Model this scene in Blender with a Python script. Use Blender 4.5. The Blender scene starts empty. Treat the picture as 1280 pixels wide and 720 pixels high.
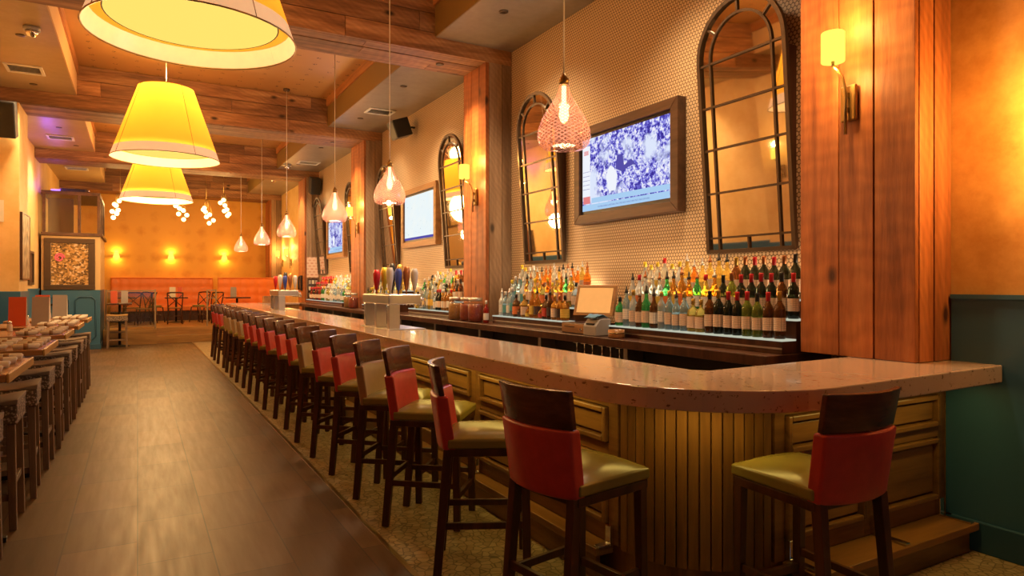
import bpy, bmesh, math, random
from mathutils import Vector, Matrix
random.seed(7)
PI = math.pi
SC = bpy.context.scene
C = SC.collection

# ------------------------------------------------------------------ materials
class NT:
    def __init__(s, name):
        s.m = bpy.data.materials.new(name); s.m.use_nodes = True
        s.t = s.m.node_tree; s.t.nodes.clear()
        s.out = s.n('ShaderNodeOutputMaterial')
    def n(s, ty, **kw):
        o = s.t.nodes.new(ty)
        for k, v in kw.items(): setattr(o, k, v)
        return o
    def l(s, a, b): s.t.links.new(a, b)
    def put(s, sock, v):
        if isinstance(v, bpy.types.NodeSocket): s.l(v, sock)
        elif isinstance(v, (tuple, list)) and len(v) == 3 and sock.type == 'RGBA': sock.default_value = (*v, 1)
        else: sock.default_value = v
    def math(s, op, a, b=0.0, c=0.0):
        o = s.n('ShaderNodeMath', operation=op)
        s.put(o.inputs[0], a); s.put(o.inputs[1], b); s.put(o.inputs[2], c)
        return o.outputs[0]
    def coord(s, scale=(1, 1, 1), rot=(0, 0, 0)):
        tc = s.n('ShaderNodeTexCoord'); mp = s.n('ShaderNodeMapping')
        mp.inputs['Scale'].default_value = scale; mp.inputs['Rotation'].default_value = rot
        s.l(tc.outputs['Object'], mp.inputs['Vector']); return mp.outputs[0]
    def noise(s, vec, scale, detail=4, rough=.55):
        o = s.n('ShaderNodeTexNoise'); s.l(vec, o.inputs['Vector'])
        o.inputs['Scale'].default_value = scale; o.inputs['Detail'].default_value = detail; o.inputs['Roughness'].default_value = rough
        return o.outputs['Fac']
    def ramp(s, fac, stops):
        o = s.n('ShaderNodeValToRGB'); s.l(fac, o.inputs[0]); e = o.color_ramp.elements
        while len(e) < len(stops): e.new(.5)
        for i, (p, c) in enumerate(stops): e[i].position = p; e[i].color = (*c, 1) if len(c) == 3 else c
        return o.outputs[0]
    def mix(s, fac, a, b, mode='MIX'):
        o = s.n('ShaderNodeMix', data_type='RGBA', blend_type=mode)
        s.put(o.inputs[0], fac); s.put(o.inputs[6], a); s.put(o.inputs[7], b); return o.outputs[2]
    def bump(s, h, strength=.3, dist=.01):
        o = s.n('ShaderNodeBump'); s.l(h, o.inputs['Height']); o.inputs['Strength'].default_value = strength; o.inputs['Distance'].default_value = dist
        return o.outputs[0]
    def bsdf(s, color, rough=.5, metal=0, normal=None, trans=0, ior=1.45, emis=None, es=0, spec=.5, coat=0):
        b = s.n('ShaderNodeBsdfPrincipled')
        s.put(b.inputs['Base Color'], color); s.put(b.inputs['Roughness'], rough); s.put(b.inputs['Metallic'], metal)
        b.inputs['Transmission Weight'].default_value = trans; b.inputs['IOR'].default_value = ior
        b.inputs['Specular IOR Level'].default_value = spec; b.inputs['Coat Weight'].default_value = coat
        if emis is not None: s.put(b.inputs['Emission Color'], emis); s.put(b.inputs['Emission Strength'], es)
        if normal is not None: s.l(normal, b.inputs['Normal'])
        return b.outputs[0]
    def done(s, sh): s.l(sh, s.out.inputs[0]); return s.m

def plain(name, c, rough=.5, metal=0, var=.12, scale=12, **kw):
    t = NT(name); f = t.noise(t.coord(), scale)
    col = t.mix(f, tuple(min(1, x*(1-var)) for x in c), tuple(min(1, x*(1+var)) for x in c))
    return t.done(t.bsdf(col, rough, metal, **kw))

def glow(name, c, s):
    t = NT(name); e = t.n('ShaderNodeEmission'); t.put(e.inputs[0], c); e.inputs[1].default_value = s
    return t.done(e.outputs[0])

def wood(name, dark, mid, light, axis=2, rough=.5, spread=.5, grain=1.0, bump=.25, saw=0):
    t = NT(name); st = [9*grain]*3; st[axis] = .9*grain
    v = t.coord(tuple(st)); geo = t.n('ShaderNodeNewGeometry')
    off = t.n('ShaderNodeVectorMath', operation='ADD'); t.l(v, off.inputs[0])
    ri = t.math('MULTIPLY', geo.outputs['Random Per Island'], 37.0); cb = t.n('ShaderNodeCombineXYZ')
    for i in range(3): t.l(ri, cb.inputs[i])
    t.l(cb.outputs[0], off.inputs[1])
    f = t.noise(off.outputs[0], 1.0, 8, .65); g = t.noise(off.outputs[0], 5.0, 3, .6)
    col = t.ramp(f, [(.28, dark), (.5, mid), (.72, light)])
    col = t.mix(t.math('MULTIPLY', g, .45), col, tuple(x*.45 for x in dark))
    if saw:
        wv = t.n('ShaderNodeTexWave', wave_type='RINGS', rings_direction='Y' if axis != 1 else 'X'); t.l(t.coord((1, 1, 1)), wv.inputs['Vector']); wv.inputs['Scale'].default_value = 5.5; wv.inputs['Distortion'].default_value = 7; wv.inputs['Detail'].default_value = 3; wv.inputs['Detail Scale'].default_value = .7
        col = t.mix(t.math('MULTIPLY', t.math('MULTIPLY', wv.outputs['Fac'], t.noise(t.coord(), 1.7, 2)), saw), col, tuple(x*.5 for x in dark))
        kv = t.n('ShaderNodeTexVoronoi'); ks = [3.2]*3; ks[axis] = 1.6; t.l(t.coord(tuple(ks)), kv.inputs['Vector']); kv.inputs['Scale'].default_value = 1
        col = t.mix(t.ramp(kv.outputs['Distance'], [(.05, (1, 1, 1)), (.13, (0, 0, 0))]), col, tuple(x*.35 for x in dark))
    k = t.math('MULTIPLY_ADD', geo.outputs['Random Per Island'], spread, 1-spread*.55)
    hs = t.n('ShaderNodeHueSaturation'); t.l(col, hs.inputs['Color']); t.l(k, hs.inputs['Value'])
    b = t.bump(t.math('ADD', f, t.math('MULTIPLY', g, .5)), bump, .006)
    return t.done(t.bsdf(hs.outputs[0], rough, normal=b))

def plaster(name, c1, c2, c3, scale=1.1, rough=.6):
    t = NT(name); v = t.coord()
    f = t.noise(v, scale, 6, .6); g = t.noise(v, 9, 4, .7)
    col = t.ramp(t.math('MULTIPLY_ADD', g, .25, t.math('MULTIPLY', f, .8)), [(.36, c1), (.52, c2), (.68, c3)])
    return t.done(t.bsdf(col, rough, normal=t.bump(g, .12, .01)))

def hexdots(name, pitch, dot, gap, u=1, w=2, rough=.35):
    """round penny tiles in a close packed pattern on the plane of axes u, w"""
    t = NT(name); tc = t.n('ShaderNodeTexCoord'); sp = t.n('ShaderNodeSeparateXYZ'); t.l(tc.outputs['Object'], sp.inputs[0])
    a = t.math('DIVIDE', sp.outputs[u], pitch); b = t.math('DIVIDE', sp.outputs[w], pitch)
    H = math.sqrt(3)
    def cell(da, db):
        x = t.math('SUBTRACT', t.math('FRACT', t.math('ADD', a, da)), .5)
        y = t.math('MULTIPLY', t.math('SUBTRACT', t.math('FRACT', t.math('ADD', t.math('DIVIDE', b, H), db)), .5), H)
        return t.math('SQRT', t.math('ADD', t.math('MULTIPLY', x, x), t.math('MULTIPLY', y, y)))
    d = t.math('MINIMUM', cell(0, 0), cell(.5, .5))
    mr = t.n('ShaderNodeMapRange'); t.l(d, mr.inputs[0]); mr.inputs[1].default_value = .36; mr.inputs[2].default_value = .46
    mr.inputs[3].default_value = 1; mr.inputs[4].default_value = 0
    n = t.noise(tc.outputs['Object'], 1.3, 3)
    dc = t.mix(n, tuple(x*.86 for x in dot), dot)
    col = t.mix(mr.outputs[0], gap, dc)
    return t.done(t.bsdf(col, rough, normal=t.bump(mr.outputs[0], .25, .003)))

M = {}
M['tile'] = hexdots('penny_tile_cream', .034, (.70, .50, .29), (.16, .085, .04))
M['beam_wood'] = wood('reclaimed_timber_x', (.10, .042, .016), (.33, .15, .06), (.60, .33, .15), 0, .55, .55, 1.0, .4, .35)
M['pillar_wood'] = wood('reclaimed_timber_z', (.17, .046, .013), (.47, .145, .038), (.64, .24, .075), 2, .5, .45, .9, .6, .32)
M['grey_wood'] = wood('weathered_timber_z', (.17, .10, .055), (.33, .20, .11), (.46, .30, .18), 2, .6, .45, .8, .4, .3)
M['trim_wood'] = wood('trim_timber_y', (.26, .10, .03), (.5, .2, .06), (.58, .27, .09), 1, .5, .3)
M['bar_wood'] = wood('stained_oak_z', (.11, .045, .012), (.26, .12, .03), (.37, .18, .05), 2, .3, .35, 1.0, .12)
M['bar_wood_y'] = wood('stained_oak_y', (.11, .045, .012), (.26, .12, .03), (.37, .18, .05), 1, .3, .3, 1.0, .12)
M['bar_wood_x'] = wood('stained_oak_x', (.11, .045, .012), (.26, .12, .03), (.37, .18, .05), 0, .3, .3, 1.0, .12)
M['dark_wood'] = wood('dark_walnut', (.035, .012, .006), (.075, .028, .014), (.13, .05, .025), 2, .28, .2, 1.4, .05)
M['rail_wood'] = wood('walnut_rail', (.055, .018, .008), (.12, .045, .02), (.2, .085, .04), 0, .22, .2, 1.4, .05)
M['stool_wood'] = wood('grey_oak', (.10, .06, .035), (.2, .12, .065), (.28, .17, .09), 2, .5, .3, 1.4, .05)
M['table_wood'] = wood('table_oak', (.22, .09, .03), (.4, .19, .07), (.52, .28, .11), 0, .25, .3, 1.0, .06)
M['plaster'] = plaster('ochre_plaster', (.46, .19, .04), (.66, .33, .09), (.82, .48, .17))
M['plaster_l'] = plaster('yellow_plaster', (.66, .40, .13), (.76, .49, .19), (.83, .58, .27))
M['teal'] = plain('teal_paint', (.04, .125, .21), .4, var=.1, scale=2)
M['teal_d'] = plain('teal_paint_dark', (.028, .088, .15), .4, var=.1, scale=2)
M['soffit'] = plaster('taupe_soffit_paint', (.19, .155, .115), (.26, .21, .16), (.33, .28, .21), .5, .36)
M['soffit_l'] = plaster('ochre_soffit_paint', (.34, .23, .10), (.42, .30, .14), (.5, .36, .19), .5, .38)
M['soffit_side'] = plain('brown_soffit_paint', (.21, .125, .035), .45, var=.1, scale=1)
M['black'] = plain('black_plastic', (.018, .016, .015), .35)
M['blackmetal'] = plain('black_iron', (.03, .025, .02), .4, .6)
M['steel'] = plain('brushed_steel', (.62, .6, .56), .28, 1, .06, 40)
M['chrome'] = plain('chrome', (.75, .72, .68), .12, 1, .03)
M['bronze'] = plain('dark_bronze_frame', (.10, .065, .04), .35, .55)
M['red'] = plain('red_leather', (.46, .045, .038), .38, var=.22, scale=22)
M['tan'] = plain('tan_leather', (.33, .20, .10), .34, var=.12, scale=22)
M['seat'] = plain('olive_brown_leather', (.23, .175, .04), .27, var=.12, scale=15)
M['orange_leather'] = plain('orange_leather', (.80, .23, .05), .45, var=.08)
M['white'] = plain('white_card', (.72, .66, .55), .6, var=.05)
M['grey_card'] = plain('grey_card', (.36, .33, .31), .55, var=.06)
M['red_card'] = plain('red_card', (.62, .09, .025), .5, var=.06)
M['ventwhite'] = plain('vent_enamel', (.7, .68, .62), .4, var=.05)
M['brass'] = plain('aged_brass', (.32, .2, .07), .3, .9)
M['bluecloth'] = plain('blue_cloth', (.1, .22, .32), .8)
M['cream'] = plain('cream_paint', (.62, .42, .2), .5, var=.08, scale=2)
M['tread'] = wood('platform_oak', (.2, .1, .03), (.38, .2, .06), (.5, .28, .1), 0, .35, .3)
def weave():
    t = NT('speckled_upholstery'); v = t.n('ShaderNodeTexVoronoi'); t.l(t.coord(), v.inputs['Vector']); v.inputs['Scale'].default_value = 60
    return t.done(t.bsdf(t.ramp(v.outputs['Distance'], [(.3, (.40, .30, .22)), (.5, (.10, .07, .05))]), .8))
M['weave'] = weave()
M['weave_top'] = plain('taupe_upholstery', (.25, .18, .125), .8)
def mosaic():
    t = NT('leaf_mosaic'); v = t.n('ShaderNodeTexVoronoi', feature='DISTANCE_TO_EDGE'); t.l(t.coord((1, 1, 1)), v.inputs['Vector']); v.inputs['Scale'].default_value = 20
    v2 = t.n('ShaderNodeTexVoronoi'); t.l(t.coord(), v2.inputs['Vector']); v2.inputs['Scale'].default_value = 20
    base = t.mix(v2.outputs['Color'], (.20, .145, .07), (.36, .28, .15))
    bw = t.n('ShaderNodeRGBToBW'); t.l(v2.outputs['Color'], bw.inputs[0])
    base = t.mix(bw.outputs[0], (.22, .16, .08), (.40, .31, .17))
    col = t.mix(t.ramp(v.outputs['Distance'], [(.02, (0, 0, 0)), (.08, (1, 1, 1))]), (.1, .075, .04), base)
    return t.done(t.bsdf(col, .4))
M['mosaic'] = mosaic()
def floortile():
    t = NT('wood_look_floor_tile'); v = t.coord((1, 1, 1), (0, 0, PI/2)); b = t.n('ShaderNodeTexBrick'); t.l(v, b.inputs['Vector'])
    b.inputs['Color1'].default_value = (.07, .031, .010, 1); b.inputs['Color2'].default_value = (.135, .066, .020, 1); b.inputs['Mortar'].default_value = (.03, .015, .006, 1)
    b.inputs['Scale'].default_value = 1; b.inputs['Mortar Size'].default_value = .004; b.inputs['Brick Width'].default_value = .74; b.inputs['Row Height'].default_value = .37
    b.offset = .5
    g = t.noise(t.coord((14, 1.2, 1)), 1.5, 6, .6); col = t.mix(t.math('MULTIPLY', g, .3), b.outputs['Color'], (.06, .033, .013))
    return t.done(t.bsdf(col, t.math('MULTIPLY_ADD', g, .25, .32), normal=t.bump(b.outputs['Fac'], .1, .002)))
M['floor'] = floortile()
def tin():
    t = NT('pressed_tin_ceiling'); v = t.n('ShaderNodeTexVoronoi'); v.inputs['Randomness'].default_value = 0; v.inputs['Scale'].default_value = 3.3
    t.l(t.coord(), v.inputs['Vector']); d = v.outputs['Distance']
    ring = t.math('SINE', t.math('MULTIPLY', d, 34.0)); sp = t.n('ShaderNodeTexVoronoi'); sp.inputs['Scale'].default_value = 34; t.l(t.coord(), sp.inputs['Vector'])
    k = t.math('MULTIPLY', t.math('MULTIPLY_ADD', ring, .5, .5), t.math('LESS_THAN', sp.outputs['Distance'], .42))
    k = t.math('MULTIPLY', k, t.math('LESS_THAN', d, .42))
    n = t.noise(t.coord(), .8, 4); base = t.mix(n, (.42, .22, .07), (.58, .34, .12))
    return t.done(t.bsdf(t.mix(k, base, (.10, .045, .012)), .42, .25, normal=t.bump(k, .3, .01)))
M['tin'] = tin()
def damask():
    t = NT('damask_wallpaper'); v = t.n('ShaderNodeTexVoronoi'); v.inputs['Randomness'].default_value = .25; v.inputs['Scale'].default_value = 2.2
    t.l(t.coord(), v.inputs['Vector']); s = t.noise(t.coord(), 7, 5, .7); d = t.math('ADD', v.outputs['Distance'], t.math('MULTIPLY', s, .5))
    return t.done(t.bsdf(t.ramp(d, [(.38, (.34, .12, .015)), (.55, (.68, .30, .035)), (.8, (.8, .40, .06))]), .55))
M['damask'] = damask()
def granite():
    t = NT('speckled_quartz'); n = t.noise(t.coord(), 3, 4); v = t.noise(t.coord((1, 1, 1)), 38, 3, .7); w = t.noise(t.coord((3, 1, 3)), 14, 2, .5)
    base = t.mix(n, (.46, .32, .235), (.58, .43, .33))
    col = t.mix(t.ramp(v, [(.30, (1, 1, 1)), (.36, (0, 0, 0))]), base, (.12, .065, .04))
    col = t.mix(t.ramp(w, [(.29, (1, 1, 1)), (.34, (0, 0, 0))]), col, (.17, .10, .07))
    return t.done(t.bsdf(col, .13, coat=.2))
M['granite'] = granite()
def mirror():
    t = NT('mirror_glass'); n = t.noise(t.coord(), 2, 2)
    return t.done(t.bsdf(t.mix(n, (.74, .68, .58), (.82, .77, .68)), .03, 1))
M['mirror'] = mirror()
def clear(name, c, f):
    t = NT(name); a = t.n('ShaderNodeBsdfTransparent'); t.put(a.inputs[0], c); g = t.n('ShaderNodeBsdfGlossy'); g.inputs[1].default_value = .05
    m = t.n('ShaderNodeMixShader'); m.inputs[0].default_value = f; t.l(a.outputs[0], m.inputs[1]); t.l(g.outputs[0], m.inputs[2]); return t.done(m.outputs[0])
M['pane'] = clear('clear_pane', (.93, .95, .95), .08)
M['railglass'] = clear('railing_glass', (.78, .88, .9), .14)
def latticeglass():
    t = NT('pink_lattice_glass'); tc = t.n('ShaderNodeTexCoord'); sp = t.n('ShaderNodeSeparateXYZ'); t.l(tc.outputs['Object'], sp.inputs[0])
    an = t.math('MULTIPLY', t.math('ARCTAN2', sp.outputs[1], sp.outputs[0]), 24/(2*PI)); z = t.math('MULTIPLY', sp.outputs[2], 46.0)
    def line(q): return t.math('GREATER_THAN', t.math('ABSOLUTE', t.math('SUBTRACT', t.math('FRACT', q), .5)), .36)
    k = t.math('MAXIMUM', line(t.math('ADD', an, z)), line(t.math('SUBTRACT', an, z)))
    a = t.n('ShaderNodeBsdfTransparent'); a.inputs[0].default_value = (1, .86, .82, 1)
    b = t.n('ShaderNodeBsdfTranslucent'); b.inputs[0].default_value = (.70, .38, .36, 1)
    d = t.n('ShaderNodeBsdfGlossy'); d.inputs[0].default_value = (.85, .66, .72, 1); d.inputs[1].default_value = .15
    m1 = t.n('ShaderNodeMixShader'); m1.inputs[0].default_value = .35; t.l(b.outputs[0], m1.inputs[1]); t.l(d.outputs[0], m1.inputs[2])
    m = t.n('ShaderNodeMixShader'); t.l(t.math('MULTIPLY_ADD', k, .5, .14), m.inputs[0]); t.l(a.outputs[0], m.inputs[1]); t.l(m1.outputs[0], m.inputs[2])
    return t.done(m.outputs[0])
M['lattice'] = latticeglass()
def shade():
    t = NT('yellow_shade_fabric'); n = t.noise(t.coord((1, 1, .2)), 3, 3)
    a = t.n('ShaderNodeBsdfTranslucent'); t.put(a.inputs[0], (.95, .50, .07))
    b = t.bsdf((.8, .5, .12), .7, emis=t.mix(n, (1, .44, .02), (1, .50, .035)), es=SHADE_E)
    m = t.n('ShaderNodeMixShader'); m.inputs[0].default_value = .5; t.l(a.outputs[0], m.inputs[1]); t.l(b, m.inputs[2]); return t.done(m.outputs[0])
SHADE_E = .5
M['shade'] = shade()
M['band'] = plain('shade_band', (.85, .60, .34), .3, emis=(1, .62, .32), es=.42)
M['diffuser'] = glow('lamp_diffuser', (1, .70, .14), .85)
M['bulb'] = glow('warm_bulb', (1, .62, .2), 5)
M['bulb_far'] = glow('cluster_bulb', (1, .72, .28), 5)
M['sconce_glow'] = glow('sconce_shade_lit', (1, .70, .09), 1.3)
M['tier_glow'] = glow('lit_bottle_step', (.9, .92, .72), .42)
M['strip'] = glow('counter_led', (1, .72, .2), 1.0)
M['purple'] = glow('purple_led', (.25, .12, 1), 3)
M['red_neon'] = glow('red_neon', (1, .08, .06), 1.2)
M['pos_screen'] = plain('amber_screen', (.55, .3, .1), .25, emis=(.8, .42, .14), es=.38)
M['blue_screen'] = glow('pale_blue_screen', (.55, .75, .95), .8)
def glass(name, c, tr=.75, es=0.0):
    t = NT(name); n = t.noise(t.coord(), 9, 2); col = t.mix(n, tuple(x*.85 for x in c), c)
    return t.done(t.bsdf(col, .06, trans=tr, ior=1.3))
GL = {'clear': (.86, .93, .90), 'pale blue': (.55, .78, .88), 'green': (.10, .62, .16), 'amber': (.80, .34, .05), 'brown': (.24, .085, .02),
      'golden': (.92, .66, .14), 'dark': (.045, .05, .03), 'orange': (.92, .30, .03), 'olive': (.34, .40, .06), 'frosted': (.86, .90, .90), 'blue': (.12, .3, .75), 'red': (.7, .05, .03)}
for k, v in GL.items(): M['g_'+k] = glass('glass_'+k.replace(' ', '_'), v, .35 if k in ('frosted',) else .72)
CAPS = {'black': (.02, .02, .02), 'red': (.6, .02, .03), 'yellow': (.8, .6, .05), 'blue': (.06, .1, .5), 'silver': (.6, .6, .6), 'gold': (.55, .35, .08), 'white': (.75, .72, .68), 'copper': (.45, .18, .07)}
for k, v in CAPS.items(): M['c_'+k] = plain('cap_'+k, v, .35, .7 if k in ('silver', 'gold', 'copper') else 0)
LABS = {'cream': (.75, .56, .42), 'white': (.8, .76, .7), 'dark': (.06, .035, .03), 'yellow': (.75, .5, .08), 'orange': (.75, .2, .05), 'teal': (.1, .35, .38), 'red': (.55, .05, .03)}
def lab(k, c):
    t = NT('paper_label_'+k); v = t.n('ShaderNodeTexWave', bands_direction='Z'); t.l(t.coord(), v.inputs['Vector']); v.inputs['Scale'].default_value = 26; v.inputs['Distortion'].default_value = 3
    return t.done(t.bsdf(t.mix(t.math('GREATER_THAN', v.outputs['Fac'], .8), c, tuple(x*.55 for x in c)), .6))
for k, v in LABS.items(): M['l_'+k] = lab(k, v)

# ------------------------------------------------------------------ mesh builder
class MB:
    def __init__(s): s.b = bmesh.new(); s.mi = 0
    def _f(s, vs, sm=False):
        try:
            f = s.b.faces.new(vs); f.material_index = s.mi; f.smooth = sm; return f
        except ValueError: return None
    def hexa(s, p):
        v = [s.b.verts.new(q) for q in p]
        for q in ((0, 3, 2, 1), (4, 5, 6, 7), (0, 1, 5, 4), (1, 2, 6, 5), (2, 3, 7, 6), (3, 0, 4, 7)): s._f([v[i] for i in q])
        return s
    def box(s, x0, x1, y0, y1, z0, z1):
        return s.hexa([(x0, y0, z0), (x1, y0, z0), (x1, y1, z0), (x0, y1, z0), (x0, y0, z1), (x1, y0, z1), (x1, y1, z1), (x0, y1, z1)])
    def bar(s, a, b, w0, w1=None, d0=None, d1=None, up=(0, 1, 0)):
        a, b = Vector(a), Vector(b); w1 = w0 if w1 is None else w1; d0 = w0 if d0 is None else d0; d1 = d0 if d1 is None else d1
        t = (b-a).normalized(); u = Vector(up); u = (u-t*u.dot(t))
        if u.length < 1e-4: u = Vector((1, 0, 0)); u = u-t*u.dot(t)
        u.normalize(); r = t.cross(u)
        q = []
        for p, w, d in ((a, w0, d0), (b, w1, d1)):
            q += [p-r*w/2-u*d/2, p+r*w/2-u*d/2, p+r*w/2+u*d/2, p-r*w/2+u*d/2]
        return s.hexa(q)
    def tube(s, pts, r, n=8, cap=True, close=False):
        pts = [Vector(p) for p in pts]; rings = []; u = None
        for i, p in enumerate(pts):
            a = pts[i-1] if i or close else p; b = pts[(i+1) % len(pts)] if i < len(pts)-1 or close else p
            t = (b-a).normalized()
            if u is None: u = t.orthogonal().normalized()
            u = (u-t*u.dot(t)).normalized(); w = t.cross(u)
            rr = r[i] if isinstance(r, (list, tuple)) else r
            rings.append([s.b.verts.new(p+(u*math.cos(2*PI*k/n)+w*math.sin(2*PI*k/n))*rr) for k in range(n)])
        m = len(rings)
        for i in range(m if close else m-1):
            A, B = rings[i], rings[(i+1) % m]
            for k in range(n): s._f([A[k], A[(k+1) % n], B[(k+1) % n], B[k]], True)
        if cap and not close: s._f(rings[0][::-1]); s._f(rings[-1])
        return s
    def cyl(s, a, b, r, n=16): return s.tube([a, b], r, n)
    def lathe(s, prof, c=(0, 0, 0), n=20, cap=True, sm=True):
        rings = [[s.b.verts.new((c[0]+r*math.cos(2*PI*k/n), c[1]+r*math.sin(2*PI*k/n), c[2]+z)) for k in range(n)] for r, z in prof]
        for A, B in zip(rings, rings[1:]):
            for k in range(n): s._f([A[k], A[(k+1) % n], B[(k+1) % n], B[k]], sm)
        if cap: s._f(rings[0][::-1]); s._f(rings[-1])
        return s
    def prism(s, poly, z0, z1, fn=None):
        """poly is counter-clockwise in 2D; fn maps (u, v, w) to a point"""
        fn = fn or (lambda u, v, w: (u, v, w))
        a = [s.b.verts.new(fn(*p, z0)) for p in poly]; b = [s.b.verts.new(fn(*p, z1)) for p in poly]; n = len(poly)
        for k in range(n): s._f([a[k], a[(k+1) % n], b[(k+1) % n], b[k]])
        s._f(a[::-1]); s._f(b); return s
    def sphere(s, c, r, n=12, sz=1):
        prof = [(max(.002, r*math.sin(PI*i/(n//2+1))), -r*sz*math.cos(PI*i/(n//2+1))) for i in range(n//2+2)]
        return s.lathe(prof, c, n)
    def build(s, name, mat, parent=None, bevel=0, seg=2, kind=None, subs=0):
        bmesh.ops.recalc_face_normals(s.b, faces=s.b.faces)
        me = bpy.data.meshes.new(name); s.b.to_mesh(me); s.b.free()
        for m in (mat if isinstance(mat, list) else [mat]): me.materials.append(m)
        o = bpy.data.objects.new(name, me); C.objects.link(o)
        if parent: o.parent = parent
        if bevel:
            md = o.modifiers.new('b', 'BEVEL'); md.width = bevel; md.segments = seg; md.limit_method = 'ANGLE'; md.angle_limit = .6
        if subs: md = o.modifiers.new('s', 'SUBSURF'); md.levels = md.render_levels = subs
        if kind: o['kind'] = kind
        return o

def thing(name, label, cat, loc=(0, 0, 0), rz=0, group=None):
    o = bpy.data.objects.new(name, None); C.objects.link(o); o.location = loc; o.rotation_euler = (0, 0, rz)
    o.empty_display_size = .1; o['label'] = label; o['category'] = cat
    if group: o['group'] = group
    return o
def tag(o, label, cat, group=None):
    o['label'] = label; o['category'] = cat
    if group: o['group'] = group
    return o
KIDS = {}
def kids(r):
    if r.name not in KIDS: KIDS[r.name] = [o for o in bpy.data.objects if o.parent == r]
    return KIDS[r.name]
def dup(root, loc, rz, label, group=None, swap=None):
    r = root.copy(); C.objects.link(r); r.location = loc; r.rotation_euler = (0, 0, rz); r['label'] = label
    if group: r['group'] = group
    for ch in kids(root):
        c = ch.copy(); C.objects.link(c); c.parent = r
        if swap and ch.data and ch.data.name in swap: c.data = swap[ch.data.name]
        for g in kids(ch):
            d = g.copy(); C.objects.link(d); d.parent = c
    return r
ORD = 'first second third fourth fifth sixth seventh eighth ninth tenth eleventh twelfth thirteenth fourteenth fifteenth sixteenth seventeenth eighteenth nineteenth twentieth twenty-first twenty-second twenty-third twenty-fourth'.split()
def light(name, ty, loc, energy, col=(1, .6, .26), r=.08, **kw):
    d = bpy.data.lights.new(name, ty); d.energy = energy; d.color = col
    if ty != 'SUN': d.shadow_soft_size = r
    for k, v in kw.items():
        if k != 'rot': setattr(d, k, v)
    o = bpy.data.objects.new(name, d); C.objects.link(o); o.location = loc
    if 'rot' in kw: o.rotation_euler = kw['rot']
    return o

# ------------------------------------------------------------------ the room
XW, XL, YN, YF, ZC, ZS, ZB = 4.15, -1.95, -3.2, 23.9, 4.97, 4.46, 4.28
PX = 3.79
PIL = [(2.12, 2.86), (7.36, 8.02), (12.5, 13.38), (17.66, 18.47), (22.85, 23.76)]

def st(name, mb, mat, bevel=0): return mb.build(name, mat, kind='structure', bevel=bevel)
st('floor', MB().box(XL, 1.25, YN, YF, -.1, 0), M['floor'])
st('floor_mosaic', MB().box(1.25, XW, YN, YF, -.1, 0.0), M['mosaic'])
st('trim_1', MB().box(1.235, 1.262, YN, 19.2, -.02, .006), M['brass'])
# raised platform at the far end, two steps
pf = MB(); pf.box(-.74, .42, 19.1, YF, 0, .38); pf.box(XL, -.74, 20.6, YF, 0, .38); pf.box(.42, XW, 19.6, YF, 0, .38); st('floor_platform', pf, M['tread'])
st('floor_step', MB().box(.42, XW, 19.2, 19.6, 0, .19), M['tread'])
st('wall_right', MB().box(XW, XW+.12, 2.16, 18.47, 0, 5.1), M['tile'])
w = MB(); w.box(XW, XW+.12, YN, 2.16, 0, 5.1); st('wall_right_near', w, M['plaster'])
st('wall_right_far', MB().box(XW, XW+.12, 18.47, YF, 0, 5.1), M['plaster_l'])
st('wall_back', MB().box(XL, XW, YF, YF+.12, 0, 5.1), M['damask'])
st('wall_left', MB().box(XL-.12, XL, YN, YF, 0, 5.1), M['plaster_l'])
# street front behind the camera: piers, head and sill around two window openings
f = MB(); f.box(XL, -1.5, YN-.15, YN, 0, 5.1); f.box(.9, 1.3, YN-.15, YN, 0, 5.1); f.box(3.7, XW, YN-.15, YN, 0, 5.1)
f.box(-1.5, .9, YN-.15, YN, 0, .8); f.box(1.3, 3.7, YN-.15, YN, 0, .8); f.box(-1.5, .9, YN-.15, YN, 3.2, 5.1); f.box(1.3, 3.7, YN-.15, YN, 3.2, 5.1)
st('wall_front', f, M['plaster_l'])
for i, (a, b) in enumerate(((-1.5, .9), (1.3, 3.7))):
    m = MB(); y0, y1 = YN-.1, YN-.04
    m.box(a, a+.06, y0, y1, .8, 3.2); m.box(b-.06, b, y0, y1, .8, 3.2); m.box(a, b, y0, y1, .8, .86); m.box(a, b, y0, y1, 3.14, 3.2); m.box((a+b)/2-.03, (a+b)/2+.03, y0, y1, .86, 3.14)
    o = st(f'window_{i+1}', m, M['dark_wood']); MB().box(a+.06, b-.06, YN-.075, YN-.07, .86, 3.14).build('window_pane', M['pane'], o, kind='structure')
# teal wainscot: near part of the bar-side wall, and the table-side wall
w = MB(); w.box(XW-.025, XW-.001, YN, 2.135, .17, 1.05); w.box(XW-.025, XW-.001, YN, 2.105, 1.05, 1.42); w.box(XW-.04, XW-.001, YN, 2.105, 1.42, 1.445); st('trim_2', w, M['teal'])
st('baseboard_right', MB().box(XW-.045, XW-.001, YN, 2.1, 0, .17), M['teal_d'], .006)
w = MB(); w.box(XL+.001, XL+.03, YN, 18.1, 0, 1.38); w.box(XL+.001, XL+.05, YN, 18.1, 1.38, 1.42)
st('trim_3', w, M['teal'])
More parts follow.
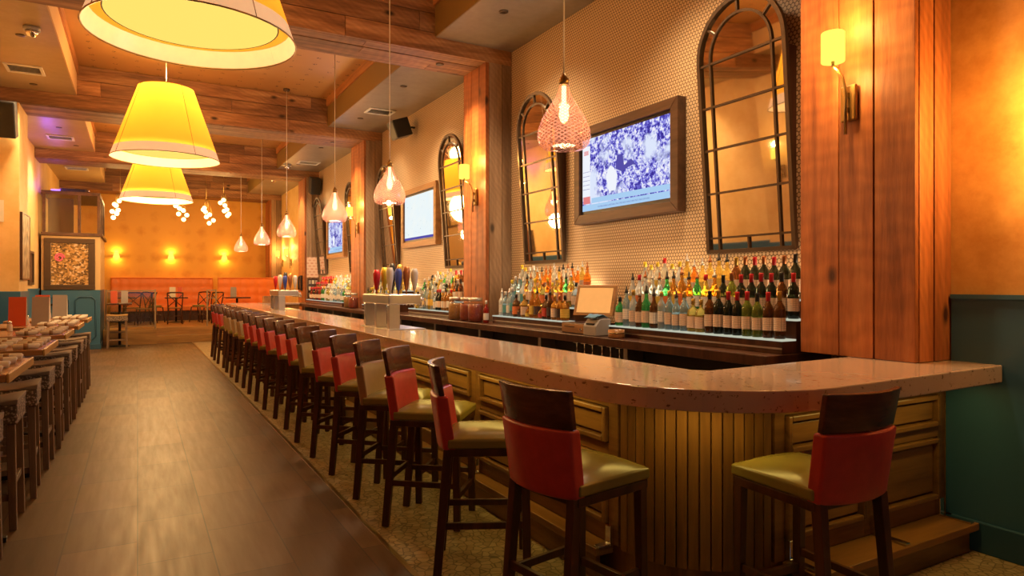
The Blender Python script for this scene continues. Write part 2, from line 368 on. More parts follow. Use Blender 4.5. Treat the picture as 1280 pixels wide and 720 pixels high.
# ceiling coffers and soffits
st('ceiling', MB().box(XL, XW, YN, YF, ZC, ZC+.1), M['tin'])
m = MB(); m.box(3.11, XW-.001, YN, YF, ZS, ZC-.001); st('ceiling_soffit_right', m, [M['soffit']])
m = MB(); m.box(XL+.001, -.85, YN, YF, ZS+.03, ZC-.001); st('ceiling_soffit_left', m, M['soffit_l'])
st('trim_4', MB().box(3.07, 3.109, YN, YF, ZC-.14, ZC-.001), M['trim_wood'])
st('trim_5', MB().box(-.849, -.81, YN, YF, ZC-.14, ZC-.001), M['trim_wood'])
st('trim_6', MB().box(3.095, 3.109, YN, YF, ZS, ZC-.141), M['soffit_side'])
st('trim_7', MB().box(-.849, -.835, YN, YF, ZS+.03, ZC-.141), M['cream'])

def boards(mb, axis, a0, a1, n, fn, gap=.006, cut=None):
    """n boards side by side; fn(lo, hi, jitter) adds one"""
    e = [a0]
    for i in range(n): e.append(e[-1]+random.uniform(.8, 1.2))
    k = (a1-a0)/(e[-1]-a0); e = [a0+(q-a0)*k for q in e]
    for i in range(n): fn(e[i]+gap/2, e[i+1]-gap/2, random.uniform(0, .012))
for i, (y0, y1) in enumerate(PIL):
    # timber clad pillar on the bar side
    m = MB(); top = ZB+.02; zp = 1.062 if i == 0 else 0
    m.mi = 0
    m.box(PX+.035, XW-.001, y0+.035, y1-.035, zp, top)
    boards(m, 1, y0, y1, 3, lambda a, b, j: m.box(PX-j, PX+.035, a, b, zp, top))
    m.mi = 0 if i == 0 else 1  # side boards are greyer on every pillar after the first
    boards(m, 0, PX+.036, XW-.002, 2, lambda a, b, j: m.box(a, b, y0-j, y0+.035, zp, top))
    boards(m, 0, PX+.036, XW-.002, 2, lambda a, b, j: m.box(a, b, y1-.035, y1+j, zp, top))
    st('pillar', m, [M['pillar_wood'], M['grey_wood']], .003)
    # beam across the room
    m = MB(); m.box(XL+.002, XW-.002, y0+.04, y1-.04, ZB+.04, ZC-.002)
    for side in (0, 1):
        for r in range(3):
            z0 = ZB+r*(ZC-ZB)/3; z1 = z0+(ZC-ZB)/3-.006; x = XL+.002
            while x < XW-.01:
                x2 = min(XW-.002, x+random.uniform(1.2, 2.6))
                if XW-x2 < .4: x2 = XW-.002
                j = random.uniform(0, .014)
                if side == 0: m.box(x+.002, x2-.002, y0-j, y0+.04, z0, z1)
                else: m.box(x+.002, x2-.002, y1-.04, y1+j, z0, z1)
                x = x2
    def bb(a, b, j):
        x = XL+.002
        while x < XW-.01:
            x2 = min(XW-.002, x+random.uniform(1.8, 3.4))
            if XW-x2 < .5: x2 = XW-.002
            m.box(x+.002, x2-.002, a, b, ZB-j, ZB+.04); x = x2
    boards(m, 1, y0+.041, y1-.041, 3, bb)
    st('ceiling_beam', m, M['beam_wood'], .003)
    # plastered column on the table side
    if i == 3: continue
    st('column', MB().box(XL+.001, -1.57, y0, y1, 0, ZB), M['plaster_l'], .01)
    st('column_trim', MB().box(XL+.0005, -1.555, y0-.015, y1+.015, 0, 1.4), M['teal'], .005)

# ------------------------------------------------------------------ camera
th = math.atan(468/829)
cam = bpy.data.cameras.new('camera'); co = bpy.data.objects.new('camera', cam); C.objects.link(co)
co.location = (0, 0, 1.5); co.rotation_euler = (PI/2, 0, -th); cam.sensor_width = 36; cam.lens = 829/1280*36; cam.shift_y = -4/1280
cam.clip_start = .05; SC.camera = co

# ------------------------------------------------------------------ bar counter
def arc(cx, cy, r, a0, a1, n): return [(cx+r*math.cos(a0+(a1-a0)*i/n), cy+r*math.sin(a0+(a1-a0)*i/n)) for i in range(n+1)]
XF, YE, XI, YI, YB = 1.83, 1.80, 2.50, 2.47, 17.2          # counter front, end edge, inner edges, far end
outer = [(XF, YB)] + arc(XF+.78, YE+.78, .78, PI, 1.5*PI, 16) + [(XW-.03, YE+.04)]
inner = [(XW-.03, YI+.05), (PX-.03, YI+.05), (XI+.06, YI), (XI, YI+.06), (XI, YB)]
poly = outer + [(XW-.03, YI+.05), (PX-.02, YI+.05)] + [(XI+.06, YI), (XI, YI+.06), (XI, YB)]
ct = MB().prism(poly, .965, 1.06).build('countertop', M['granite'], bevel=.006)
tag(ct, 'long tan speckled stone countertop with a rounded corner, running along the bar', 'countertop')
bx, by = 2.12, 2.14
bar = thing('panelled_bar', 'brown panelled wooden bar front with boarded round corner under the stone countertop', 'bar', (0, 0, 0))
R = .48
core = [(bx+.03, YB-.1)] + arc(bx+.03+R, by+.03+R, R, PI, 1.5*PI, 14) + [(XW-.028, by+.03), (XW-.028, by+.12), (bx+R+.05, by+.12), (bx+.14, by+R+.05), (bx+.14, YB-.1)]
MB().prism(core, .0, .963).build('carcass', M['bar_wood'], bar)
# boarded corner
m = MB(); n = 15
for i in range(n):
    a0 = PI+(PI/2)*i/n+.006; a1 = PI+(PI/2)*(i+1)/n-.006; cx, cy = bx+.03+R, by+.03+R
    q = [(cx+rr*math.cos(a), cy+rr*math.sin(a)) for rr, a in ((R-.002, a0), (R+.028, a0), (R+.028, a1), (R-.002, a1))]
    m.prism(q, .16, .963)
m.build('corner_boards', M['bar_wood'], bar, .003)
# frame-and-panel front
def panel(y0, y1, z0, z1, name):
    """raised panel with a moulding on the plane x = bx"""
    m = MB(); d = .028
    for (a, b, c, e) in ((y0, y0+d, z0, z1), (y1-d, y1, z0, z1), (y0+d, y1-d, z0, z0+d), (y0+d, y1-d, z1-d, z1)): m.box(bx-.022, bx+.032, a, b, c, e)
    m.box(bx+.004, bx+.034, y0+d+.012, y1-d-.012, z0+d+.012, z1-d-.012)
    return m.build(name, M['bar_wood_y'], bar, .006)
def panel_e(x0, x1, z0, z1, name):
    m = MB(); d = .028
    for (a, b, c, e) in ((x0, x0+d, z0, z1), (x1-d, x1, z0, z1), (x0+d, x1-d, z0, z0+d), (x0+d, x1-d, z1-d, z1)): m.box(a, b, by-.022, by+.032, c, e)
    m.box(x0+d+.012, x1-d-.012, by+.004, by+.034, z0+d+.012, z1-d-.012)
    return m.build(name, M['bar_wood_x'], bar, .006)
ys = by+.03+R
mods = 9; step = (YB-.12-ys)/mods; step = 1.62
k = 0; y = ys+.02
while y < YB-.5:
    y2 = min(y+step, YB-.12)
    m = MB(); m.box(bx, bx+.031, y-.005, y+.07, .17, .963); m.box(bx, bx+.031, y2-.075, y2-.006, .17, .963)
    m.box(bx, bx+.031, y+.07, y2-.075, .87, .963); m.box(bx, bx+.031, y+.07, y2-.075, .62, .68); m.box(bx, bx+.031, y+.07, y2-.075, .17, .26)
    m.build('rail_frame', M['bar_wood_y'], bar, .002)
    panel(y+.075, y2-.08, .685, .865, 'upper_panel'); panel(y+.075, y2-.08, .265, .615, 'lower_panel')
    y = y2
for x0, x1 in ((bx+.03+R+.02, 3.42), (3.42, XW-.028)):
    m = MB(); m.box(x0, x0+.07, by, by+.031, .17, .963); m.box(x1-.07, x1, by, by+.031, .17, .963)
    m.box(x0+.07, x1-.07, by, by+.031, .87, .963); m.box(x0+.07, x1-.07, by, by+.031, .62, .68); m.box(x0+.07, x1-.07, by, by+.031, .17, .26)
    m.build('rail_frame', M['bar_wood_x'], bar, .002)
    panel_e(x0+.075, x1-.075, .685, .865, 'upper_panel'); panel_e(x0+.075, x1-.075, .265, .615, 'lower_panel')
MB().box(1.97, 1.985, 2.7, YB-.2, .955, .9635).build('led_strip', M['strip'], bar); MB().box(2.7, XW-.15, 1.96, 1.975, .955, .9635).build('led_strip', M['strip'], bar)
light('counter_strip', 'AREA', (1.975, (2.7+YB)/2, .95), 20, (1, .70, .16), .1, shape='RECTANGLE', size=.05, size_y=YB-2.8)
light('counter_strip', 'AREA', (3.35, 1.965, .95), 1.3, (1, .70, .16), .1, shape='RECTANGLE', size=1.3, size_y=.05)
light('counter_strip', 'AREA', (2.19, 2.18, .95), 1.2, (1, .70, .16), .1, shape='RECTANGLE', size=.75, size_y=.05, rot=(0, 0, -PI/4))
MB().bar((1.985, 2.6, .958), (2.6, 1.985, .958), .014, d0=.01, up=(0, 0, 1)).build('led_strip', M['strip'], bar) if False else None
# foot ledge with chrome brackets
m = MB(); m.box(bx-.11, bx-.001, ys+.05, YB-.1, .13, .17); m.box(bx-.09, bx-.06, ys+.08, YB-.12, 0, .13); m.build('foot_ledge', M['bar_wood_y'], bar, .004)
m = MB(); m.box(bx+R+.1, XW-.06, by-.20, by-.001, .13, .17); m.box(bx+R+.12, XW-.08, by-.16, by-.13, 0, .13); m.build('foot_ledge', M['bar_wood_x'], bar, .004)
for yb in (ys+.06, 4.2, 5.9, 7.6, 9.3, 11.0):
    MB().box(bx-.03, bx-.001, yb-.02, yb+.02, .171, .27).box(bx-.10, bx-.03, yb-.02, yb+.02, .171, .182).build('bracket', M['chrome'], bar, .003)
for xb in (bx+R+.14, 3.42, 4.04):
    MB().box(xb-.02, xb+.02, by-.03, by-.001, .171, .27).box(xb-.02, xb+.02, by-.19, by-.03, .171, .182).build('bracket', M['chrome'], bar, .003)

# ------------------------------------------------------------------ back bar
ZK, XK = 1.045, 3.48
bb = thing('back_counter', 'long dark back counter of the bar below the bottles and mirrors', 'counter', (0, 0, 0))
m = MB(); m.box(XK, XW-.01, PIL[0][1]+.02, PIL[1][0]-.02, ZK-.07, ZK); m.box(XK, XW-.01, PIL[1][1]+.02, PIL[2][0]-.02, ZK-.07, ZK); m.box(XK, XW-.01, PIL[2][1]+.02, PIL[3][0]-.02, ZK-.07, ZK)
for p in PIL[1:3]: m.box(XK, PX-.03, p[0]-.02, p[1]+.02, ZK-.07, ZK)
m.build('slab', M['dark_wood'], bb, .005)
m = MB(); m.box(3.70, 3.745, 2.9, 17.6, 0, ZK-.071); m.build('cabinet_back', M['black'], bb)
for yd in [2.95+1.35*i for i in range(11)]: MB().box(XK+.04, 3.695, yd, yd+.05, 0, ZK-.071).build('divider', M['steel'], bb, .003)
for i in range(10):
    y = 3.0+1.35*i
    if i in (1,): continue
    MB().box(XK+.06, XK+.08, y+.02, y+1.28, .1, .8).box(XK+.045, XK+.06, y+.5, y+.8, .72, .74).build('door_panel', M['blackmetal'] if i % 2 else M['dark_wood'], bb, .004)

TIERS = [(3.66, 3.80, 1.14), (3.80, 3.94, 1.27), (3.94, 4.08, 1.40)]
def riser(y0, y1, label):
    t = thing('bottle_riser', label, 'bottle shelf', (0, 0, 0), 0, None)
    for x0, x1, z in TIERS:
        MB().box(x0, x1-.001, y0, y1, ZK+.001 if x0 < 3.7 else ZK+.001, z-.012).build('step', M['dark_wood'], t, .003)
        MB().box(x0-.004, x1-.002, y0, y1, z-.0115, z).build('lit_top', M['tier_glow'], t)
    light('shelf_uplight', 'AREA', (4.10, (y0+y1)/2, 1.43), 4.5*(y1-y0), (1, .78, .5), .1, shape='RECTANGLE', size=.05, size_y=y1-y0, rot=(0, PI-.35, 0))
    MB().box(3.655, 3.659, y0, y1, ZK+.03, ZK+.042).build('edge_strip', M['steel'], t)
    return t
G = {}
def bmesh_bottle(kind):
    P = {'round': [(.001, .004), (.034, 0), (.037, .006), (.037, .165), (.034, .185), (.018, .215), (.0135, .235), (.0135, .272)],
         'wine': [(.001, .012), (.034, 0), (.037, .006), (.037, .185), (.034, .205), (.017, .232), (.0135, .25), (.0135, .30)],
         'tall': [(.001, .004), (.031, 0), (.033, .006), (.034, .2), (.028, .225), (.0145, .245), (.0135, .26), (.0135, .295)],
         'square': None,
         'squat': [(.001, .004), (.045, 0), (.05, .012), (.05, .075), (.042, .1), (.022, .118), (.017, .128), (.017, .15)]}[kind]
    m = MB()
    if P: m.lathe(P, n=12)
    else:
        prof = [(.0370, 0), (.040, .008), (.040, .15), (.034, .17), (.016, .19), (.0135, .205), (.0135, .235)]
        rings = []
        for i, (r, z) in enumerate(prof):
            k = 4 if i < 4 else 2
            ring = []
            for q in range(16):
                a = 2*PI*q/16; c, s = math.cos(a), math.sin(a); d = (abs(c)**k+abs(s)**k)**(-1/k) if i < 4 else 1
                ring.append(m.b.verts.new((r*c*d, r*s*d, z)))
            rings.append(ring)
        for A, B in zip(rings, rings[1:]):
            for q in range(16): m._f([A[q], A[(q+1) % 16], B[(q+1) % 16], B[q]], True)
        m._f(rings[0][::-1]); m._f(rings[-1])
    return m
TOP = {'round': .272, 'wine': .30, 'tall': .295, 'square': .235, 'squat': .15}
LAB = {'round': (.0376, .04, .13), 'wine': (.0376, .05, .135), 'tall': (.0346, .06, .15), 'square': (.0412, .03, .12), 'squat': (.0506, .02, .07)}
def bottle(kind, col, cap, labc, loc, label, group, small=False, sc=1.0):
    key = (kind, col, cap, labc, small)
    if key not in G:
        name = 'wine_bottle' if kind == 'wine' else 'liquor_bottle'
        t = thing(name, label, 'bottle', loc, random.uniform(-.4, .4), group)
        bmesh_bottle(kind).build('glass_body', M['g_'+col], t)
        z = TOP[kind]; r = .0155 if kind != 'squat' else .02
        if kind == 'wine': MB().lathe([(.0152, z-.055), (.0152, z-.006), (.016, z-.004), (.016, z+.004), (.013, z+.006)], n=10).build('cap', M['c_'+cap], t)
        elif kind == 'squat': MB().lathe([(.012, z), (.022, z+.006), (.024, z+.02), (.014, z+.034)], n=10).build('cap', M['c_'+cap], t)
        elif cap in ('silver', 'copper', 'black') and kind != 'square':     # pouring spout
            MB().lathe([(r, z-.006), (r, z+.012), (.008, z+.018), (.006, z+.05), (.0045, z+.055)], n=8).build('cap', M['c_'+cap], t)
        else: MB().lathe([(r, z-.02), (r, z+.022), (r*.8, z+.025)], n=10).build('cap', M['c_'+cap], t)
        if not small or labc:
            lr, z0, z1 = LAB[kind]; m = MB()
            if kind == 'square':
                A = []
                for zz in (z0, z1): A.append([m.b.verts.new((lr*math.cos(q*PI/8)*(abs(math.cos(q*PI/8))**4+abs(math.sin(q*PI/8))**4)**-.25, lr*math.sin(q*PI/8)*(abs(math.cos(q*PI/8))**4+abs(math.sin(q*PI/8))**4)**-.25, zz)) for q in range(16)])
                for q in range(16): m._f([A[0][q], A[0][(q+1) % 16], A[1][(q+1) % 16], A[1][q]], True)
            else: m.lathe([(lr, z0), (lr, z1)], n=14, cap=False)
            m.build('paper_label', M['l_'+labc], t)
        t.scale = (sc,)*3; G[key] = t
        return t
    t = dup(G[key], loc, random.uniform(-.12, .12), label, group); t.scale = (sc,)*3
    return t
def colour_word(c): return {'clear': 'clear', 'dark': 'dark', 'frosted': 'frosted white'}.get(c, c)
def fill(y0, y1, first_from, where, pick, pitch=.088, tiers=TIERS, group='', jit=.006):
    """one rank of bottles on each step, counted from first_from"""
    for ti, (xa, xb, z) in enumerate(tiers):
        n = int((y1-y0)/pitch); tn = ('bottom', 'middle', 'top')[ti]
        for i in range(n):
            y = y0+(i+.5)*pitch; kind, col, cap, labc, sc = pick(ti, y)
            loc = ((xa+xb)/2+random.uniform(-jit, jit)-.005, y+random.uniform(-jit, jit)*.2, z+.0005)
            if kind == 'squat': sc *= .82
            if kind == 'square': sc = min(sc, .98)
            w = 'wine' if kind == 'wine' else {'squat': 'squat', 'square': 'square', 'tall': 'tall', 'round': 'liquor'}[kind]
            idx = i if first_from == 'near' else n-1-i
            bottle(kind, col, cap, labc, loc, f'{colour_word(col)} {w} bottle with {cap} cap, {ORD[idx]} from {where}, {tn} step', group, sc=sc)
R_ = random.Random(11)
def pick_right(ti, y):
    if y < 3.66:
        return ('wine', R_.choice(['dark', 'dark', 'dark', 'brown', 'olive'] if ti < 2 else ['dark', 'dark', 'brown']), R_.choice(['red', 'black', 'copper', 'red', 'gold', 'black']), 'cream', R_.uniform(.98, 1.05))
    if ti == 0:
        k = R_.choice(['squat', 'square', 'round', 'squat', 'square'] if y < 4.1 else ['round', 'square', 'tall', 'square'])
        return (k, R_.choice(['golden', 'golden', 'clear', 'pale blue'] if y < 4.1 else ['green', 'clear', 'pale blue', 'brown', 'clear']), R_.choice(['black', 'silver', 'gold']), R_.choice(['cream', 'white', 'cream']), R_.uniform(.95, 1.1))
    if ti == 1: return (R_.choice(['round', 'tall', 'round']), R_.choice(['golden', 'orange', 'green', 'golden', 'amber'] if y < 4.25 else ['clear', 'clear', 'green', 'frosted']), R_.choice(['silver', 'black', 'red', 'copper', 'blue']), R_.choice(['white', 'orange', 'cream', 'yellow']), R_.uniform(.95, 1.08))
    return (R_.choice(['round', 'tall']), R_.choice(['golden', 'orange', 'amber', 'golden'] if y < 4.15 else ['clear', 'clear', 'frosted']), R_.choice(['black', 'silver', 'copper'] if y < 4.15 else ['yellow', 'blue', 'red', 'yellow']), R_.choice(['white', 'cream', 'yellow']), R_.uniform(.93, 1.05))
riser(2.9, 4.72, 'stepped bottle shelf with lit tops between the wide pillar and the register')
fill(2.93, 4.70, 'near', 'the wide pillar', pick_right, group='bottles between the wide pillar and the register')
def pick_left(ti, y):
    if y > 6.55: return (R_.choice(['tall', 'round']), R_.choice(['clear', 'pale blue', 'frosted']), R_.choice(['white', 'yellow', 'silver']), R_.choice(['white', 'white', 'teal']), R_.uniform(.95, 1.1))
    if ti == 0: return (R_.choice(['squat', 'square', 'square', 'round']), R_.choice(['amber', 'brown', 'orange', 'clear', 'amber']), R_.choice(['black', 'gold', 'copper']), R_.choice(['orange', 'red', 'cream', 'dark', 'yellow']), R_.uniform(.95, 1.1))
    if ti == 1: return (R_.choice(['round', 'square', 'tall']), R_.choice(['amber', 'golden', 'clear', 'green', 'golden', 'clear']), R_.choice(['silver', 'black', 'yellow', 'copper']), R_.choice(['white', 'yellow', 'orange', 'cream']), R_.uniform(.95, 1.08))
    return (R_.choice(['round', 'tall']), R_.choice(['golden', 'amber', 'clear', 'orange']), R_.choice(['copper', 'black', 'silver', 'silver']), R_.choice(['cream', 'white', 'orange']), R_.uniform(.9, 1.02))
riser(5.45, 6.95, 'stepped bottle shelf with lit tops between the register and the next pillar')
fill(5.48, 6.93, 'near', 'the register', pick_left, group='bottles on the shelf past the register')
def pick_two(ti, y):
    if y < 8.75: return (R_.choice(['round', 'wine']), R_.choice(['amber', 'dark', 'brown', 'golden']), R_.choice(['red', 'black', 'white']), R_.choice(['cream', 'white']), 1)
    return (R_.choice(['round', 'tall', 'square']), R_.choice(['clear', 'clear', 'pale blue', 'green', 'golden', 'frosted']), R_.choice(['silver', 'yellow', 'black', 'white']), R_.choice(['white', 'yellow', 'white']), R_.uniform(.95, 1.1))
riser(8.2, 9.75, 'stepped bottle shelf with lit tops under the white screen')
fill(8.22, 9.74, 'near', 'the jar pillar', pick_two, .095, group='bottles under the white screen')
def pick_three(ti, y): return (R_.choice(['round', 'tall', 'square']), R_.choice(['clear', 'pale blue', 'golden', 'olive', 'amber', 'frosted']), R_.choice(['silver', 'yellow', 'black', 'white']), R_.choice(['white', 'yellow', 'cream']), R_.uniform(.95, 1.05))
riser(10.6, 12.2, 'stepped bottle shelf with lit tops behind the large tap tower')
fill(10.62, 12.18, 'near', 'the white screen', pick_three, .105, group='bottles behind the large tap tower')
def pick_four(ti, y):
    if y > 15.6: return (R_.choice(['wine', 'round']), R_.choice(['dark', 'red', 'amber']), 'red', 'cream', 1)
    return (R_.choice(['round', 'tall', 'square']), R_.choice(['clear', 'pale blue', 'green', 'golden', 'frosted']), R_.choice(['silver', 'yellow', 'white']), 'white', 1)
riser(13.6, 16.9, 'stepped bottle shelf with lit tops below the third television')
fill(13.62, 16.88, 'near', 'the third pillar', pick_four, .15, group='bottles below the third television')

# ------------------------------------------------------------------ bar stools
def stool(label, backmat):
    t = thing('bar_stool', label, 'bar stool', (0, 0, 0), 0, 'bar stools along the counter')
    # cushion: squared with domed top
    m = MB(); n = 8; top = []; bot = []
    W, D = .42, .43
    def sq(u): return u
    rows = []
    for j in range(n+1):
        row = []
        for i in range(n+1):
            u, v = -1+2*i/n, -1+2*j/n; x = W/2*u; y = -.20+D*(v+1)/2
            z = .715+.032*(1-u**4)*(1-v**4)**.5 if abs(u) < 1 and abs(v) < 1 else .715
            row.append(m.b.verts.new((x, y, z)))
        rows.append(row)
    for j in range(n):
        for i in range(n): m._f([rows[j][i], rows[j][i+1], rows[j+1][i+1], rows[j+1][i]], True)
    per = [rows[0][i] for i in range(n+1)]+[rows[j][n] for j in range(1, n+1)]+[rows[n][i] for i in range(n-1, -1, -1)]+[rows[j][0] for j in range(n-1, 0, -1)]
    low = [m.b.verts.new((v.co.x*1.0, v.co.y, .665)) for v in per]; k = len(per)
    for i in range(k): m._f([per[i], per[(i+1) % k], low[(i+1) % k], low[i]])
    m._f(low)
    m.build('seat', M['seat'], t, .012, 3)
    MB().box(-.203, .203, -.2, .222, .625, .664).build('seat_frame', M['dark_wood'], t, .004)
    def back(z0, z1, th0, y0, y1, w0, w1, mat, name, bev, rows_=4):
        m = MB(); n = 12; F = []; B = []
        for j in range(rows_+1):
            f = j/rows_; z = z0+(z1-z0)*f; yc = y0+(y1-y0)*f; w = w0+(w1-w0)*f; a = []; b = []
            for i in range(n+1):
                u = -1+2*i/n; sag = .05*(u*u)
                a.append(m.b.verts.new((w/2*u, yc+sag+th0/2, z))); b.append(m.b.verts.new((w/2*u, yc+sag-th0/2, z)))
            F.append(a); B.append(b)
        for j in range(rows_):
            for i in range(n):
                m._f([F[j][i], F[j+1][i], F[j+1][i+1], F[j][i+1]], True); m._f([B[j][i], B[j][i+1], B[j+1][i+1], B[j+1][i]], True)
            m._f([F[j][0], B[j][0], B[j+1][0], F[j+1][0]]); m._f([F[j][n], F[j+1][n], B[j+1][n], B[j][n]])
        for i in range(n):
            m._f([F[0][i], F[0][i+1], B[0][i+1], B[0][i]]); m._f([F[rows_][i], B[rows_][i], B[rows_][i+1], F[rows_][i+1]])
        return m.build(name, mat, t, bev, 3)
    back(.655, .935, .062, -.235, -.275, .405, .42, M[backmat], 'backrest', .012)
    back(.936, 1.09, .028, -.277, -.305, .418, .43, M['rail_wood'], 'top_rail', .005, 2)
    for sx in (-1, 1):
        MB().bar((sx*.182, .195, .64), (sx*.187, .205, 0), .042, .03).build('leg', M['dark_wood'], t, .003)
        MB().bar((sx*.178, -.20, .66), (sx*.19, -.255, 0), .044, .03).build('leg', M['dark_wood'], t, .003)
        MB().bar((sx*.184, .2, .27), (sx*.186, -.235, .27), .02, d0=.034, up=(0, 0, 1)).build('stretcher', M['dark_wood'], t, .002)
    MB().bar((-.184, .2, .2), (.184, .2, .2), .024, d0=.036, up=(0, 0, 1)).build('stretcher', M['dark_wood'], t, .002)
    MB().bar((-.184, -.235, .3), (.184, -.235, .3), .02, d0=.034, up=(0, 0, 1)).build('stretcher', M['dark_wood'], t, .002)
    return t
red0 = stool('red-backed bar stool alone at the wall end of the counter', 'red')
red0.location = (2.47, 1.83, 0); red0.rotation_euler.z = math.radians(-3)
tan_mesh = None
rb = [c for c in kids(red0) if c.name.startswith('backrest')][0]
tm = rb.data.copy(); tm.materials[0] = M['tan']
swap = {rb.data.name: tm}
def put_stool(x, y, face, colour, label):
    # face: heading in degrees, 0 looks along +X
    return dup(red0, (x, y, 0), math.radians(face-90), label, 'bar stools along the counter', swap if colour == 'tan' else None)
put_stool(1.66, 2.36, 10, 'red', 'red-backed bar stool standing at the rounded corner of the bar')
put_stool(1.64, 3.18, -27, 'red', 'red-backed bar stool seen edge-on, beside the one at the rounded corner')
YS = [3.96, 4.56, 5.22, 5.83, 6.47, 7.12, 7.76, 8.38, 9.04, 9.68, 10.3, 10.93, 11.55, 12.28, 12.95, 13.7, 14.35, 15.1]
CO = 'rtrrtrrrrrrttttrrr'
for i, (y, c) in enumerate(zip(YS, CO)):
    cw = 'red' if c == 'r' else 'tan'
    put_stool(1.65+random.uniform(-.015, .015), y, -41+random.uniform(-2, 2), cw, f'{cw}-backed bar stool, {ORD[i+2]} in the row counted from the rounded corner')

# ------------------------------------------------------------------ lamps
def drum(y, label):
    z0 = 3.30; t = thing('drum_pendant', label, 'pendant lamp', (.36, y, z0), 0, 'large yellow drum pendants')
    r0, r1, h = .705, .36, 1.02
    def rad(z): return r0+(r1-r0)*z/h
    m = MB(); m.lathe([(rad(.13), .13), (r1, h)], n=48, cap=False); m.build('lamp_shade', M['shade'], t)
    m = MB(); m.lathe([(r0, 0), (rad(.129), .129)], n=48, cap=False); m.build('lower_band', M['band'], t)
    m = MB(); m.lathe([(.01, .125), (rad(.125)-.09, .12), (rad(.125)-.085, .128), (.01, .133)], n=48); m.build('diffuser', M['diffuser'], t)
    m = MB(); m.tube([((rad(.125)-.085)*math.cos(a*2*PI/48), (rad(.125)-.085)*math.sin(a*2*PI/48), .124) for a in range(48)], .006, 6, close=True); m.build('diffuser_ring', M['bronze'], t)
    m = MB()
    for zz, rr in ((0, r0), (h, r1)): MB().tube([(rr*math.cos(a*2*PI/48), rr*math.sin(a*2*PI/48), zz) for a in range(48)], .006, 6, close=True).build('rim', M['brass'], t)
    for k in range(4):
        a = .5+k*PI/2; MB().tube([((r0+.002)*math.cos(a), (r0+.002)*math.sin(a), 0), ((r1+.002)*math.cos(a), (r1+.002)*math.sin(a), h)], .003, 5).build('seam', M['brass'], t)
    m = MB(); m.cyl((0, 0, h-.05), (0, 0, ZC-z0-.03), .006, 8); m.build('cord', M['white'], t)
    MB().lathe([(.06, ZC-z0-.03), (.06, ZC-z0-.002)], n=16).build('ceiling_rose', M['brass'], t)
    for sx in (-.17, .17):
        MB().sphere((sx, 0, .5), .06).build('bulb', M['bulb'], t)
    m = MB(); m.bar((-.17, 0, .58), (.17, 0, .58), .02); m.bar((0, 0, .58), (0, 0, h), .016); m.build('lamp_holder', M['brass'], t)
    return t
DY = (5.35, 10.75, 16.1)
DW = [6, 75, 200]
for y, lb, e in zip(DY, ('huge yellow drum pendant lamp hanging closest over the aisle', 'yellow drum pendant lamp in the middle of the row', 'yellow drum pendant lamp at the back of the row'), DW):
    drum(y, lb)
    light('drum_down', 'POINT', (.36, y, 3.02), e, (1, .62, .24), .4)
    light('drum_up', 'POINT', (.36, y, 4.45), 75, (1, .55, .2), .2)
    for sx in (-.17, .17): light('drum_bulb', 'POINT', (.36+sx, y, 3.88), 7, (1, .55, .14), .07)

PROF = [(.085, 0), (.13, .006), (.155, .03), (.166, .075), (.160, .125), (.135, .19), (.095, .255), (.058, .315), (.036, .365), (.028, .40)]
def teardrop(label):
    t = thing('glass_pendant', label, 'pendant lamp', (0, 0, 2.34), 0, 'teardrop glass pendants over the counter')
    m = MB(); m.lathe(PROF, n=32, cap=False); m.build('glass_shade', M['lattice'], t)
    MB().lathe([(.030, .395), (.032, .43), (.018, .45), (.008, .47)], n=14).build('cap', M['brass'], t)
    MB().cyl((0, 0, .46), (0, 0, ZC-2.34-.03), .005, 8).build('cord', M['white'], t)
    MB().lathe([(.055, ZC-2.34-.035), (.06, ZC-2.34-.002)], n=16).build('ceiling_rose', M['bronze'], t)
    MB().lathe([(.004, .16), (.022, .175), (.032, .21), (.026, .25), (.014, .29), (.014, .39)], n=14).build('bulb', M['bulb'], t)
    return t
PY = [3.42, 6.68, 8.9, 12.2, 14.9, 18.15]
t0 = teardrop('pink glass teardrop pendant in front of the big television'); t0.location = (2.3, PY[0], 2.34)
for y, lb in zip(PY[1:], ('pink glass teardrop pendant just past the huge drum lamp, second from the corner', 'pink glass teardrop pendant near the third pillar, third in its row', 'pink glass teardrop pendant, fourth along the counter from the corner', 'small pink glass teardrop pendant, fifth along the counter', 'small pink glass teardrop pendant, last over the far counter end')):
    dup(t0, (2.3, y, 2.34), 0, lb)
for y in PY: light('teardrop_bulb', 'POINT', (2.3, y, 2.56), 5, (1, .62, .3), .04); light('teardrop_throw', 'POINT', (2.3, y, 2.26), 9 if y < 4 else 20, (1, .62, .3), .12)

def sconce(label):
    """wall lamp on a plane x = 0 facing -X: plate, curved arm, drum shade"""
    t = thing('wall_sconce', label, 'wall lamp', (0, 0, 0), 0, 'brass wall lamps on the pillars')
    m = MB(); m.box(-.03, -.001, -.05, .05, -.11, .11); m.build('back_plate', M['brass'], t, .01)
    pts = [(-.05, 0, -.19), (-.05, 0, .03), (-.055, 0, .09), (-.08, 0, .15), (-.13, 0, .19), (-.17, 0, .205), (-.17, 0, .23)]
    m = MB(); m.tube(pts, .009, 10); m.box(-.05, -.02, -.012, .012, -.06, -.03); m.box(-.05, -.02, -.012, .012, .03, .06); m.build('arm', M['brass'], t)
    MB().lathe([(.064, .225), (.066, .23), (.066, .395), (.064, .40)], (-.17, 0, 0), 24, cap=False).build('lamp_shade', M['sconce_glow'], t)
    MB().sphere((-.17, 0, .30), .03).build('bulb', M['bulb'], t)
    return t
s0 = sconce('brass wall lamp with round yellow shade on the wide near pillar'); s0.location = (PX-.014, 2.50, 2.60)
